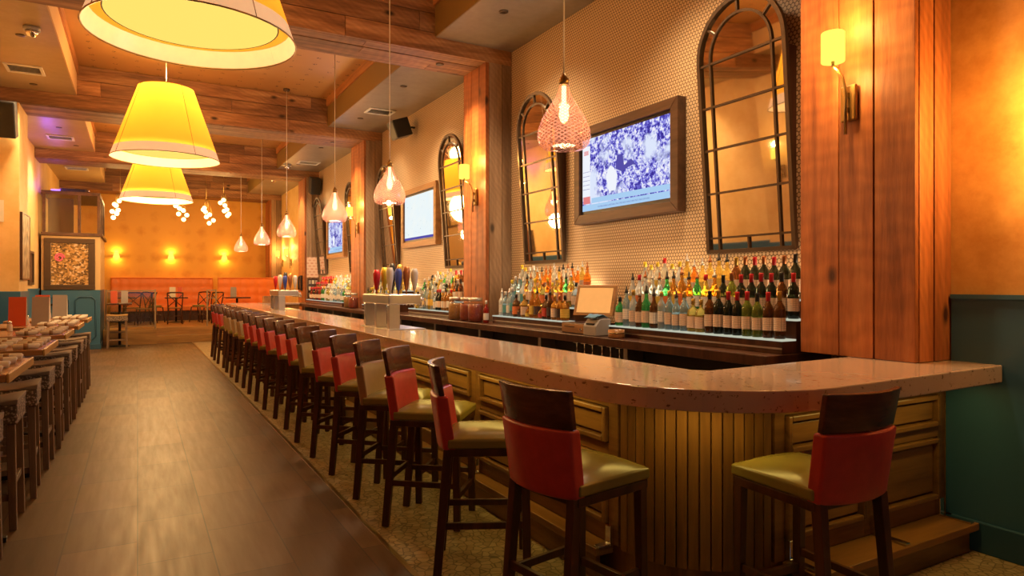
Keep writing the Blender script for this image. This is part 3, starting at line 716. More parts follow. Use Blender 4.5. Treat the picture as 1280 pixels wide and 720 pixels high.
S_AT = [(PX-.014, 7.62, 2.62, 'brass wall lamp with yellow shade on the second timber pillar'), (PX-.014, 12.85, 2.62, 'brass wall lamp with yellow shade on the third timber pillar'),
        (XW-.002, 21.2, 2.2, 'small wall lamp past the last pillar, first of the pair'), (XW-.002, 22.6, 2.2, 'small wall lamp past the last pillar, second of the pair'),
        (XW-.002, 1.45, 2.0, 'brass wall lamp on the ochre wall beyond the counter end')]
for x, y, z, lb in S_AT: dup(s0, (x, y, z), 0, lb)
for x, y, z in [(PX-.014, 2.50, 2.60)]+[q[:3] for q in S_AT]:
    far = y > 18; near = y < 2
    light('sconce_up', 'POINT', (x-.15, y, z+.47), (9 if y < 3 else 15) if not near else 40, (1, .5, .12), .05)
    light('sconce_low', 'POINT', (x-.15, y, z+.17), 7 if not near else 22, (1, .55, .16), .03)
for y, lb in ((7.6, 'brass wall lamp on the second plaster column across the room'), (2.5, 'brass wall lamp on the first plaster column across the room')):
    d = dup(s0, (-1.569, y, 2.6), PI, lb)
    light('sconce_up', 'POINT', (-1.569+.15, y, 3.07), 9, (1, .6, .2), .03)

# far wall lamps and hanging bulb clusters
def fan_lamp(label):
    t = thing('wall_lamp', label, 'wall lamp', (0, 0, 0), 0, 'small wall lamps above the banquette')
    MB().box(-.05, .05, -.03, -.001, -.08, .05).build('back_plate', M['brass'], t, .005)
    m = MB(); m.lathe([(.10, -.09), (.055, .09)], (0, -.12, 0), 16, cap=False); m.build('lamp_shade', M['sconce_glow'], t)
    MB().tube([(0, -.03, -.05), (0, -.12, -.05), (0, -.12, 0)], .008, 8).build('arm', M['brass'], t)
    MB().sphere((0, -.12, .02), .03).build('bulb', M['bulb'], t)
    return t
wl = fan_lamp('small lit wall lamp on the damask wall nearest the vestibule'); wl.location = (-.57, YF-.001, 2.42)
dup(wl, (.93, YF-.001, 2.42), 0, 'small lit wall lamp in the middle of the damask wall'); dup(wl, (2.5, YF-.001, 2.42), 0, 'small lit wall lamp on the damask wall nearest the bar')
for x in (-.57, .93, 2.5):
    light('wall_lamp_up', 'POINT', (x, YF-.12, 2.52), 6, (1, .6, .12), .04); light('wall_lamp_low', 'POINT', (x, YF-.12, 2.34), 6, (1, .62, .12), .04)
def cluster(x, y, z, label):
    t = thing('bulb_cluster_pendant', label, 'pendant lamp', (x, y, z), 0, 'hanging clusters of glass bulbs')
    rr = random.Random(int(x*100)+9)
    m = MB()
    for i in range(7):
        a = i*2.4; p = (.07*math.cos(a)+.04*i*(1 if x > 1 else -.2)+rr.uniform(-.04, .04)-.1, .06*math.sin(a), .26-.075*i+rr.uniform(-.03, .03))
        MB().sphere(p, .06, 12).build('globe', M['bulb_far'], t)
        m.tube([(0, 0, .5), (p[0]*.4, p[1]*.4, .45), p], .005, 5)
    m.cyl((0, 0, .5), (0, 0, ZC-z-.02), .007, 6); m.build('cord', M['brass'], t)
    MB().lathe([(.07, ZC-z-.03), (.07, ZC-z-.002)], n=14).build('ceiling_rose', M['brass'], t)
    light('cluster_glow', 'POINT', (x, y-.3, z), 26, (1, .6, .2), .2)
for (px, py, lb) in ((-.42, 3.55, 'bright bulb cluster hanging nearest the vestibule'), (1.05, 3.6, 'bright bulb cluster hanging behind the rear drum lamp'), (1.75, 3.5, 'bright bulb cluster hanging third, with a low tail'), (2.22, 3.72, 'bright bulb cluster hanging highest, nearest the bar')):
    cluster(px, 21.3, py, lb)

# soffit downlights washing the tiled wall
DLS = [(3.45, 4.0), (3.45, 6.3), (3.45, 9.4), (3.45, 11.6), (3.45, 14.5), (3.45, 16.8)]
def downlight(x, y, z, label):
    t = thing('downlight', label, 'ceiling light', (x, y, z), 0, 'recessed ceiling spots')
    MB().lathe([(.028, -.008), (.05, -.008), (.052, -.001), (.028, -.001)], n=18).build('ring', M['bronze'], t)
    MB().lathe([(.002, -.004), (.028, -.004)], n=18, cap=False).build('lens', M['sconce_glow'], t)
for i, (x, y) in enumerate(DLS):
    downlight(x, y, ZS-.001, f'small recessed ceiling spot over the back bar, {ORD[i]} from the wide pillar')
    light('wall_wash', 'SPOT', (x-.15, y, ZS-.05), 230, (1, .73, .44), .22, spot_size=1.9, spot_blend=.9, rot=(0, math.radians(-10), 0))
for i, (x, y) in enumerate([(-1.22, 9.8), (-1.35, 12.1), (-1.3, 15.2), (-1.15, 17.0)]):
    downlight(x, y, ZS+.029, f'small recessed ceiling spot above the tables, {ORD[i]} down the room')
    light('table_spot', 'SPOT', (x, y, ZS), 230, (1, .72, .38), .15, spot_size=1.8, spot_blend=.9, rot=(0, math.radians(22), 0))
for i, (x, y) in enumerate([(.35, 9.0), (1.25, 9.2)]):
    downlight(x, y, ZC-.001, f'small recessed spot in the patterned ceiling coffer, {ORD[i]} across')

for i, (a, b) in enumerate(PIL[:4]):  # spots and fittings added under the beams to brighten the pillar faces
    y = (a+b)/2
    downlight(3.3, y, ZB-.013, f'small recessed spot under the timber beam, {ORD[i]} from the wide pillar')
    light('pillar_wash', 'SPOT', (3.3, y, ZB-.06), 120 if i == 0 else 190, (1, .58, .26), .05, spot_size=1.5, spot_blend=.8, rot=(0, math.radians(-10), 0))
# ------------------------------------------------------------------ arched mirrors
def arched(label, yc):
    t = thing('arched_mirror', label, 'mirror', (XW-.002, yc, 1.77), 0, 'arched mirrors on the tiled wall')
    k, w, sp = math.radians(4.3), .41, 1.52
    def P(u, v, d): return (-(.025+v*math.sin(k))-d*math.cos(k), u, v*math.cos(k)-d*math.sin(k))
    def arch(r, n=20): return [(r*math.cos(PI*i/n), sp+r*math.sin(PI*i/n)) for i in range(n+1)]
    pl = [(-w, 0), (w, 0)]+arch(w)
    MB().prism(pl, 0, .006, P).build('glass', M['mirror'], t)
    def path(pts, r, name, close=False):
        m = MB(); n = len(pts)
        for i in range(n if close else n-1):
            (a, b), (c, d) = pts[i], pts[(i+1) % n]; L = math.hypot(c-a, d-b); ux, uy = (c-a)/L, (d-b)/L
            q = [(a-uy*r-ux*r*.4, b+ux*r-uy*r*.4), (a+uy*r-ux*r*.4, b-ux*r-uy*r*.4), (c+uy*r+ux*r*.4, d-ux*r+uy*r*.4), (c-uy*r+ux*r*.4, d+ux*r+uy*r*.4)]
            m.prism(q, -.004, .03 if name == 'frame' else .02, P)
        return m.build(name, M['bronze'], t)
    path([(-w, 0), (w, 0)]+arch(w), .016, 'frame', True)
    iw = w-.115
    path([(iw, .0)]+arch(iw)+[(-iw, .0)], .009, 'inner_arch')
    for v in (.11, .47, .82, 1.16, sp-.02): path([(-w, v), (w, v)], .008, 'crossbar')
    path([(0, 0), (0, .11)], .008, 'short_bar')
    for a in (40, 90, 140):
        c, s = math.cos(math.radians(a)), math.sin(math.radians(a)); path([(iw*c, sp+iw*s), (w*c, sp+w*s)], .008, 'short_bar')
    m = MB(); m.hexa([(-.024, -w+.02, .01), (0, -w+.02, .01), (0, w-.02, .01), (-.024, w-.02, .01), (-.022-sp*math.sin(k), -w+.02, sp-.06), (0, -w+.02, sp-.06), (0, w-.02, sp-.06), (-.022-sp*math.sin(k), w-.02, sp-.06)])
    m.build('backing_wedge', M['dark_wood'], t)
    return t
for y, lb in ((3.555, 'large arched mirror with a dark window-style frame, beside the wide near pillar'), (6.52, 'arched mirror with a dark grid frame, between the big television and the second pillar'),
              (8.92, 'arched mirror half hidden behind the second timber pillar'), (11.87, 'arched mirror with a grid frame, between the white screen and the third pillar'),
              (14.15, 'arched mirror almost hidden behind the third timber pillar'), (17.1, 'narrow-looking arched mirror next to the posted paper by the last pillar')): arched(lb, y)

# ------------------------------------------------------------------ televisions
def game():
    t = NT('stadium_picture'); v = t.coord((1, 1, 1)); n = t.noise(v, 3.2, 3, .6); c = t.noise(v, 22, 4, .75)
    col = t.ramp(c, [(.40, (.045, .03, .30)), (.48, (.16, .14, .75)), (.55, (.75, .78, 1)), (.66, (1, .97, .95))])
    col = t.mix(t.ramp(n, [(.50, (0, 0, 0)), (.62, (1, 1, 1))]), col, (.75, .82, 1))
    e = t.n('ShaderNodeEmission'); t.put(e.inputs[0], col); e.inputs[1].default_value = .74; return t.done(e.outputs[0])
def chart():
    t = NT('pale_picture'); n = t.noise(t.coord(), 5, 2); k = t.noise(t.coord((1, 1, 2)), 16, 2)
    col = t.mix(n, (.80, .93, 1), (.95, .98, .93)); col = t.mix(t.ramp(k, [(.70, (0, 0, 0)), (.74, (1, 1, 1))]), col, (.35, .45, .5))
    e = t.n('ShaderNodeEmission'); t.put(e.inputs[0], col); e.inputs[1].default_value = .74; return t.done(e.outputs[0])
M['game'], M['chart'] = game(), chart()
M['tv_white'] = glow('picture_white', (.9, .93, 1), 0.74); M['tv_red'] = glow('picture_red', (.9, .25, .25), 0.67); M['tv_blue'] = glow('picture_blue', (.12, .1, .5), 0.59); M['tv_sky'] = glow('picture_sky', (.45, .7, 1), 0.67)
M['frame_dark'] = wood('tv_frame_timber', (.06, .025, .012), (.12, .055, .026), (.19, .09, .045), 1, .45, .2)
M['frame_mid'] = wood('tv_frame_oak', (.2, .09, .03), (.38, .18, .06), (.48, .25, .09), 1, .45, .2)
def tv(label, yc, fm, pic):
    t = thing('wall_television', label, 'television', (XW-.002, yc, 2.135), 0, 'televisions on the tiled wall')
    W, H, b, d = 1.56, 1.0, .095, .10
    m = MB(); m.prism([(-W/2, 0), (W/2, 0), (W/2-b, b), (-W/2+b, b)], 0, d, lambda u, v, w: (-w, u, v)); m.prism([(W/2, 0), (W/2, H), (W/2-b, H-b), (W/2-b, b)], 0, d, lambda u, v, w: (-w, u, v))
    m.prism([(W/2, H), (-W/2, H), (-W/2+b, H-b), (W/2-b, H-b)], 0, d, lambda u, v, w: (-w, u, v)); m.prism([(-W/2, H), (-W/2, 0), (-W/2+b, b), (-W/2+b, H-b)], 0, d, lambda u, v, w: (-w, u, v))
    m.build('wooden_frame', M[fm], t, .006)
    MB().box(-.07, -.001, -W/2+b, W/2-b, b, H-b).build('bezel', M['black'], t)
    a, z0, z1 = W/2-b-.03, b+.035, H-b-.03
    s = MB().box(-.073, -.0705, -a, a, z0, z1).build('screen', M[pic], t)
    if pic == 'game':
        x = -.0745
        def patch(u0, u1, v0, v1, mt):
            # u counts from the far (picture) side of the screen
            MB().box(x, -.0732, a-u1*2*a, a-u0*2*a, z0+v0*(z1-z0), z0+v1*(z1-z0)).build('picture_band', M[mt], s)
        patch(0, .10, .20, .90, 'tv_white'); patch(.01, .10, .10, .2, 'tv_red'); patch(0, 1, 0, .085, 'tv_sky'); patch(.2, .8, .03, .05, 'tv_blue'); patch(.12, 1, .1, .17, 'tv_sky')
        patch(.02, .08, .78, .84, 'tv_red')
        for v in (.3, .36, .42, .48, .54): patch(0.005, .095, v, v+.008, 'tv_blue')
        # two figures in the picture
        m = MB(); pts = [(.34, .22), (.30, .42), (.33, .52), (.36, .56), (.40, .52), (.44, .42), (.42, .22)]
        f = lambda u, v, w: (-.0732-w, a-u*2*a, z0+v*(z1-z0)); m.prism(pts, 0, .0012, f); m.build('picture_figure', M['tv_white'], s)
        m = MB(); m.prism([(.42, .5), (.44, .68), (.50, .66), (.52, .52), (.60, .58), (.66, .48), (.62, .5), (.56, .48), (.5, .44)], 0, .0014, f); m.build('picture_figure', M['tv_blue'], s)
    else:
        MB().box(-.0745, -.0732, -a, a, z0, z0+.04).build('picture_band', M['tv_blue'], s)
    light('screen_glow', 'AREA', (XW-.14, yc, 2.63), 9, (.7, .75, 1), .1, shape='RECTANGLE', size=.75, size_y=1.2, rot=(0, PI/2, 0))
tv('big framed television showing a crowded stadium, between the two large mirrors', 5.05, 'frame_dark', 'game')
tv('framed television with a nearly white screen, in the second bay', 10.38, 'frame_mid', 'chart')
tv('small-looking framed television with a bluish picture, in the third bay', 15.7, 'frame_mid', 'game')

# ------------------------------------------------------------------ on the counter and back bar
def tower(label, y):
    t = thing('beer_tap_tower', label, 'beer tap', (2.13, y, 1.061), 0, 'steel beer tap towers')
    for yy in (.0, .40, .76): MB().box(0, .11, yy, yy+.07, .006, .245).build('leg', M['steel'], t, .004)
    MB().box(-.02, .36, -.05, .88, 0, .006).build('drip_tray', M['steel'], t, .002)
    MB().box(-.01, .33, -.01, .85, .246, .345).build('tap_box', M['steel'], t, .012, 3)
    cols = ['white', 'blue', 'copper', 'white', 'red', 'yellow', 'black', 'gold']; rr = random.Random(4)
    for i, cc in enumerate(cols):
        yy = .08+(i//4)*.42
        xx = .035+(i % 4)*.085
        m = MB(); hh = .20+rr.uniform(0, .08)
        m.lathe([(.008, .345), (.008, .38), (.016, .39), (.034, .39+hh*.5), (.038, .39+hh*.8), (.024, .39+hh)], (xx, yy, 0), 12); m.build('tap_handle', M['c_'+cc], t)
        fy = .06+i*.1
        MB().tube([(.33, fy, .30), (.37, fy, .30), (.39, fy, .27), (.39, fy, .22)], .010, 8).build('faucet', M['chrome'], t)
    return t
tower('large stainless beer tap tower with coloured handles, standing mid counter', 6.2)
tower('smaller-looking steel beer tap tower near the far end of the counter', 12.0)

t = thing('cash_drawer', 'brown cash drawer on the back counter, left of the receipt printer'.replace('left of', 'next to'), 'cash drawer', (3.68, 5.1, ZK+.001))
MB().box(-.14, .2, -.2, .2, 0, .10).build('case', M['dark_wood'], t, .006); MB().box(-.146, -.141, -.19, .19, .01, .09).build('drawer_front', M['frame_mid'], t, .002); MB().box(-.152, -.147, -.02, .14, .06, .066).build('slot', M['black'], t); MB().cyl((-.152, -.12, .045), (-.146, -.12, .045), .01, 10).build('lock', M['chrome'], t)
t = thing('touch_terminal', 'tilted amber touch screen terminal standing on the cash drawer', 'register', (3.73, 4.99, ZK+.1015), math.radians(28))
MB().lathe([(.1, 0), (.1, .015), (.03, .03), (.025, .13), (.03, .14)], n=16).build('stand', M['black'], t)
q = math.radians(22)
def S(u, v, w): return (-.06+v*math.sin(q)*.9-w*math.cos(q), u, .075+v*math.cos(q)+w*math.sin(q)*-.3)
MB().prism([(-.2, 0), (.2, 0), (.2, .3), (-.2, .3)], 0, .05, S).build('housing', M['frame_mid'], t, .006)
MB().prism([(-.17, .03), (.17, .03), (.17, .275), (-.17, .275)], .051, .053, S).build('screen', M['pos_screen'], t)
t = thing('receipt_printer', 'grey receipt printer beside the cash drawer', 'printer', (3.575, 4.80, ZK+.001), .1)
MB().prism([(-.08, 0), (.1, 0), (.1, .15), (-.03, .15), (-.08, .09)], -.085, .085, lambda u, v, w: (u, -w, v)).build('case', M['grey_card'], t, .008); MB().box(-.079, -.05, -.05, .05, .1, .112).build('paper_slot', M['black'], t)
m = MB(); n = 9
rows = [[m.b.verts.new((-.06+.15*i/n, -.08+.16*j/n, .006*math.sin(i*1.3)*math.cos(j*1.1)+.012+.03*(1-abs(i-4.5)/4.5))) for i in range(n+1)] for j in range(n+1)]
for j in range(n):
    for i in range(n): m._f([rows[j][i], rows[j][i+1], rows[j+1][i+1], rows[j+1][i]], True)
tw = m.build('bar_towel', M['bluecloth']); tw.location = (3.56, 4.80, ZK+.152); tw.modifiers.new('s', 'SOLIDIFY').thickness = .006
tag(tw, 'folded blue bar towel lying on the receipt printer', 'towel')
t = thing('round_caddy', 'round wooden caddy at the edge of the back counter below the bottles', 'caddy', (3.565, 4.5, ZK+.001))
MB().lathe([(.066, 0), (.07, .01), (.07, .07), (.062, .07), (.06, .02)], n=20).build('tub', M['table_wood'], t); MB().tube([(.0715*math.cos(a*PI/12), .0715*math.sin(a*PI/12), .045) for a in range(24)], .004, 6, close=True).build('hoop', M['brass'], t)
# jars of infusion
M['infusion'] = plain('red_fruit_infusion', (.22, .035, .018), .3, var=.6, scale=40); M['infusion_b'] = plain('brown_fruit_infusion', (.26, .12, .035), .3, var=.6, scale=40)
def jar(x, y, mt, label, s=1):
    t = thing('glass_jar', label, 'jar', (x, y, ZK+.001), 0, 'big glass jars in front of the pillars')
    MB().lathe([(.075, .004), (.09, .012), (.094, .05), (.094, .19), (.085, .215)], n=20).build('contents', M[mt], t)
    MB().lathe([(.08, 0), (.099, .01), (.1, .05), (.1, .2), (.088, .235), (.078, .245), (.078, .26)], n=24, cap=False).build('jar_glass', M['pane'], t)
    MB().lathe([(.083, .255), (.085, .26), (.085, .29), (.08, .296)], n=24).build('lid', M['steel'], t)
jar(3.60, 7.28, 'infusion', 'lidded glass jar of dark red fruit, first by the second pillar'); jar(3.62, 7.56, 'infusion', 'lidded glass jar of dark red fruit, second by the second pillar'); jar(3.60, 7.86, 'infusion_b', 'lidded glass jar of brown fruit, third by the second pillar')
jar(3.6, 12.55, 'infusion', 'lidded glass jar of red fruit, first by the third pillar'); jar(3.62, 12.95, 'infusion_b', 'lidded glass jar of brown fruit, second by the third pillar')
# small red bottle at the shelf end, hanging wine glasses
bottle('round', 'red', 'white', 'white', (3.62, 7.04, ZK+.001), 'red sauce bottle standing between the jars and the lit shelf', 'single bottles', sc=.9)
g0 = None
for i, y in enumerate((4.42, 4.54, 4.66, 4.80, 4.92, 5.04)):
    lb = f'upside-down wine glass hanging under the back counter, {ORD[i]} in the rack'
    if g0 is None:
        g0 = thing('hanging_wine_glass', lb, 'glass', (3.535, y, ZK-.072), 0, 'wine glasses hanging under the back counter')
        MB().lathe([(.036, -.002), (.036, -.006), (.006, -.012), (.004, -.08), (.012, -.095)], n=14).build('foot_and_stem'.replace('_and', ''), M['chrome'], g0); MB().lathe([(.012, -.094), (.036, -.125), (.04, -.16), (.034, -.2)], n=16, cap=False).build('bowl', M['pane'], g0)
    else: dup(g0, (3.535, y, ZK-.072), 0, lb)

# far end of the bar: side station with terminal
t = thing('service_station', 'short brown service counter closing the far end of the bar', 'counter', (2.55, 16.65, 0))
MB().box(.02, .88, .02, .5, 0, 1.02).build('body', M['bar_wood'], t, .004); MB().box(0, .9, 0, .52, 1.021, 1.06).build('top', M['granite'], t, .004)
t = thing('service_terminal', 'pale blue lit terminal on the far service counter', 'register', (3.0, 16.9, 1.061), .5)
MB().box(-.1, .1, -.08, .1, 0, .03).build('base', M['black'], t, .004); MB().prism([(-.05, .03), (.02, .03), (.08, .3), (.04, .3)], -.15, .15, lambda u, v, w: (w, u, v)).build('housing', M['black'], t, .004)
MB().prism([(-.052, .05), (-.05, .05), (.036, .29), (.034, .29)], -.13, .13, lambda u, v, w: (w, u-.002, v)).build('screen', M['blue_screen'], t)
t = thing('condiment_box', 'brown wooden box on the far service counter', 'box', (2.72, 16.85, 1.061))
MB().box(-.09, .09, -.1, .1, 0, .16).build('box_sides', M['frame_mid'], t, .004); MB().box(-.075, .075, -.085, .085, .161, .165).build('rim_inset', M['black'], t)

# last pillar: phone, paper, rack
t = thing('wall_phone', 'black wall telephone on the last timber pillar', 'telephone', (PX-.014, 18.0, 1.55))
MB().box(-.05, -.001, -.09, .09, -.2, .2).build('phone_base', M['black'], t, .01); MB().tube([(-.075, -.03, -.17), (-.09, -.03, -.1), (-.09, -.03, .1), (-.075, -.03, .17)], [.03, .02, .02, .03], 10).build('handset', M['black'], t)
def paper():
    t = NT('printed_paper'); b = t.n('ShaderNodeTexBrick'); t.l(t.coord((1, 1, 1), (PI/2, 0, 0)), b.inputs['Vector']); b.inputs['Scale'].default_value = 1; b.inputs['Brick Width'].default_value = .11; b.inputs['Row Height'].default_value = .075; b.inputs['Mortar Size'].default_value = .022
    b.inputs['Color1'].default_value = (.62, .28, .2, 1); b.inputs['Color2'].default_value = (.7, .42, .32, 1); b.inputs['Mortar'].default_value = (.8, .58, .46, 1)
    return t.done(t.bsdf(b.outputs['Color'], .6))
M['paper'] = paper()
o = MB().box(3.83, 4.13, 17.628, 17.632, 1.69, 2.22).build('posted_paper', M['paper']); tag(o, 'printed pink paper pinned to the side of the last timber pillar', 'poster')
t = thing('card_rack', 'dark wall rack with rows of small cards under the pinned paper', 'rack', (3.98, 17.645, 1.16))
MB().box(-.13, .13, -.012, 0, 0, .5).build('back_board', M['dark_wood'], t)
for r in range(3):
    MB().box(-.13, .13, -.06, -.012, .02+r*.165, .032+r*.165).build('shelf', M['dark_wood'], t)
    for c in range(3): MB().box(-.105+c*.08, -.05+c*.08, -.045, -.03, .033+r*.165, .13+r*.165).build('card', M['white'] if (r+c) % 2 else M['grey_card'], t)

# ------------------------------------------------------------------ ceiling fittings
def speaker(loc, rz, tilt, label, w=.26, h=.3):
    t = thing('wall_mounted_speaker', label, 'speaker', loc, rz, 'black wall speakers')
    m = MB().box(-w/2, w/2, -.14, .14, -h/2, h/2).build('cabinet', M['black'], t, .01); m.rotation_euler.x = tilt
    g = MB().box(-w/2+.015, w/2-.015, -.148, -.141, -h/2+.015, h/2-.015).build('grille', M['blackmetal'], m, .003)
    MB().tube([(0, .1, 0), (0, .2, .05), (0, .275, .05)], .018, 8).build('bracket', M['blackmetal'], t)
speaker((3.88, 10.75, 4.15), -PI/2, .35, 'black speaker tilted on the tiled wall under the soffit', .3, .3)
speaker((3.97, 17.37, 4.05), 0, .3, 'black speaker tilted on the side of the last timber pillar', .24, .42)
speaker((-1.74, 12.22, 3.95), 0, .3, 'large black speaker tilted on the front of a plaster column', .34, .52)
def vent(x, y, z, w, d, label, rz=0):
    t = thing('ceiling_vent', label, 'air vent', (x, y, z), rz, 'air vents in the soffits')
    m = MB()
    for (a, b, c, e) in ((-w/2, w/2, -d/2, -d/2+.04), (-w/2, w/2, d/2-.04, d/2), (-w/2, -w/2+.04, -d/2+.04, d/2-.04), (w/2-.04, w/2, -d/2+.04, d/2-.04)): m.box(a, b, c, e, -.02, -.001)
    m.build('frame', M['ventwhite'], t, .004)
    MB().box(-w/2+.04, w/2-.04, -d/2+.04, d/2-.04, -.004, -.001).build('duct', M['black'], t)
    n = int((d-.1)/.045); m = MB()
    for i in range(n): y0 = -d/2+.055+i*.045; m.hexa([(-w/2+.04, y0, -.018), (w/2-.04, y0, -.018), (w/2-.04, y0+.03, -.008), (-w/2+.04, y0+.03, -.008), (-w/2+.04, y0, -.015), (w/2-.04, y0, -.015), (w/2-.04, y0+.03, -.005), (-w/2+.04, y0+.03, -.005)])
    m.build('louvre_blades', M['ventwhite'], t)
vent(3.6, 10.95, ZS-.001, .46, .36, 'white air vent in the soffit over the second bay'); vent(3.6, 16.4, ZS-.001, .5, .4, 'white air vent in the soffit over the third bay')
vent(-1.36, 11.3, ZS+.029, .44, .42, 'white air vent over the tables, first down the room'); vent(-1.36, 16.2, ZS+.029, .46, .42, 'air vent over the tables, second down the room'); vent(-1.36, 20.3, ZS+.029, .5, .4, 'air vent above the vestibule')
def dome(x, y, z, label):
    t = thing('ceiling_camera', label, 'camera', (x, y, z), 0, 'ceiling dome cameras')
    MB().lathe([(.085, -.001), (.085, -.04), (.07, -.045)], n=20).build('housing', M['grey_card'], t); MB().lathe([(.068, -.045), (.062, -.075), (.04, -.105), (.004, -.115)], n=18).build('dome', M['chrome'], t)
dome(-1.07, 9.44, ZS+.029, 'chrome dome camera in the soffit above the tables'); dome(3.22, 16.95, ZS-.001, 'dark dome camera in the soffit before the last beam'); dome(3.3, 19.3, ZS-.001, 'dark dome camera in the soffit behind the last beam')

# ------------------------------------------------------------------ high tables with stools
def table(y, label):
    t = thing('high_table', label, 'table', (0, y, 0), 0, 'high tables along the wall')
    m = MB(); m.box(-1.50, -.60, -.47, .47, .99, 1.03); m.build('table_top', M['table_wood'], t, .004)
    m = MB(); m.box(-.598, -.585, -.472, .472, .985, 1.034); m.build('end_edge', M['brass_wood'], t, .003)
    for xc in (-1.0,):
        MB().cyl((xc, 0, .03), (xc, 0, .985), .04, 14).build('pedestal', M['blackmetal'], t)
        m = MB()
        for a in range(4): m.bar((xc, 0, .035), (xc+.34*math.cos(a*PI/2), .2*math.sin(a*PI/2), .025), .06, .04, .05, .03, up=(0, 0, 1))
        m.build('foot_cross', M['blackmetal'], t, .004)
    return t
M['brass_wood'] = wood('pale_table_edge', (.3, .14, .03), (.5, .27, .06), (.6, .36, .1), 1, .4, .2)
TY = [4.79, 6.32, 7.95, 9.47, 11.05]
tb = table(TY[0], 'high wooden table first in the row along the left wall'.replace('left wall', 'yellow wall'))
for i, y in enumerate(TY[1:]): dup(tb, (0, y, 0), 0, f'high wooden table {ORD[i+1]} in the row along the yellow wall')
def high_stool(label):
    t = thing('upholstered_stool', label, 'stool', (0, 0, 0), 0, 'upholstered high stools at the tables')
    m = MB(); n = 8; rows = []
    for j in range(n+1):
        row = []
        for i in range(n+1):
            u, v = -1+2*i/n, -1+2*j/n; row.append(m.b.verts.new((.22*u, .21*v, min(.80, .79+.03*u*u-.014*v*v))))
        rows.append(row)
    for j in range(n):
        for i in range(n): m._f([rows[j][i], rows[j][i+1], rows[j+1][i+1], rows[j+1][i]], True)
    per = [rows[0][i] for i in range(n+1)]+[rows[j][n] for j in range(1, n+1)]+[rows[n][i] for i in range(n-1, -1, -1)]+[rows[j][0] for j in range(n-1, 0, -1)]
    low = [m.b.verts.new((v.co.x*.985, v.co.y*.985, .766)) for v in per]; k = len(per)
    for i in range(k): m._f([per[i], per[(i+1) % k], low[(i+1) % k], low[i]])
    m._f(low); m.build('cushion', M['weave_top'], t, .012, 3)
    m = MB(); m.box(-.216, .216, -.206, .206, .645, .765); m.build('upholstered_side', M['weave'], t, .01)
    for sx in (-1, 1):
        for sy in (-1, 1): MB().bar((sx*.18, sy*.17, .645), (sx*.195, sy*.185, 0), .046, .038).build('leg', M['stool_wood'], t, .003)
        MB().bar((sx*.189, -.18, .28), (sx*.189, .18, .28), .022, d0=.04, up=(0, 0, 1)).build('stretcher', M['stool_wood'], t, .002)
    for sy, z in ((-1, .2), (1, .36)): MB().bar((-.19, sy*.18, z), (.19, sy*.18, z), .022, d0=.04, up=(0, 0, 1)).build('stretcher', M['stool_wood'], t, .002)
    return t
SY = [4.36, 5.22, 5.89, 6.75, 7.52, 8.38, 9.04, 9.9, 10.62, 11.48]
SX = [-.86, -.86, -.84, -.84, -.83, -.83, -.82, -.82, -.82, -.82]
hs = high_stool('taupe upholstered high stool, first in the row at the tables'); hs.location = (SX[0], SY[0], 0)
for i in range(1, 10): dup(hs, (SX[i], SY[i], 0), random.uniform(-.05, .05), f'taupe upholstered high stool, {ORD[i]} in the row at the tables')
# rolled napkins, shakers and menus on the tables
def napkin(label):
    t = thing('rolled_napkin', label, 'napkin', (0, 0, 0), 0, 'rolled napkins on the table ends')
    MB().tube([(-.08, 0, .018), (-.075, 0, .02), (.075, 0, .02), (.08, 0, .018)], [.014, .02, .02, .014], 10).build('roll', M['white'], t)
    MB().tube([(-.015, 0, .02), (.015, 0, .02)], .0212, 12).build('band', M['tan'], t)
    return t
n0 = None
for ti, y in enumerate(TY):
    for r in range(4):
        for c in range(2):
            lb = f'white rolled napkin on the {ORD[ti]} high table, {ORD[r]} of its {("inner", "outer")[c]} rank'
            loc = (-.9+c*.19, y-.36+r*.24, 1.031)
            if n0 is None: n0 = napkin(lb); n0.location = loc
            else: dup(n0, loc, random.uniform(-.12, .12), lb)
def shaker(label):
    t = thing('salt_shaker', label, 'shaker', (0, 0, 0), 0, 'salt shakers on the high tables')
    MB().lathe([(.022, 0), (.025, .006), (.021, .06), (.017, .075)], n=14).build('glass_body', M['white'], t); MB().lathe([(.018, .075), (.018, .095), (.008, .102)], n=14).build('lid', M['chrome'], t)
    return t
k0 = shaker('white salt shaker on the third high table near the wall side'); k0.location = (-1.32, 7.75, 1.031)
for (x, y, lb) in ((-1.12, 8.3, 'white salt shaker on the third high table near the aisle side'), (-1.15, 9.75, 'white salt shaker on the fourth high table'), (-1.1, 11.5, 'white salt shaker on the fifth high table'), (-1.3, 6.4, 'white salt shaker on the second high table')): dup(k0, (x, y, 1.031), 0, lb)
def menu(x, y, mt, label, h=.33, z=1.031, rz=-.1, w=.165):
    t = thing('standing_menu', label, 'menu', (x, y, z), rz, 'menus standing upright')
    MB().hexa([(-w/2, -.035, 0), (w/2, -.035, 0), (w/2, -.03, 0), (-w/2, -.03, 0), (-w/2, -.006, h), (w/2, -.006, h), (w/2, -.001, h), (-w/2, -.001, h)]).build('front_cover', M[mt], t)
    MB().hexa([(-w/2, .03, 0), (w/2, .03, 0), (w/2, .035, 0), (-w/2, .035, 0), (-w/2, .001, h), (w/2, .001, h), (w/2, .006, h), (-w/2, .006, h)]).build('rear_cover', M[mt], t)
    MB().hexa([(w/2+.001, -.03, .005), (w/2+.003, -.03, .005), (w/2+.003, .03, .005), (w/2+.001, .03, .005), (w/2+.001, -.004, h-.01), (w/2+.003, -.004, h-.01), (w/2+.003, .004, h-.01), (w/2+.001, .004, h-.01)]).build('page_edge', M['white'], t)
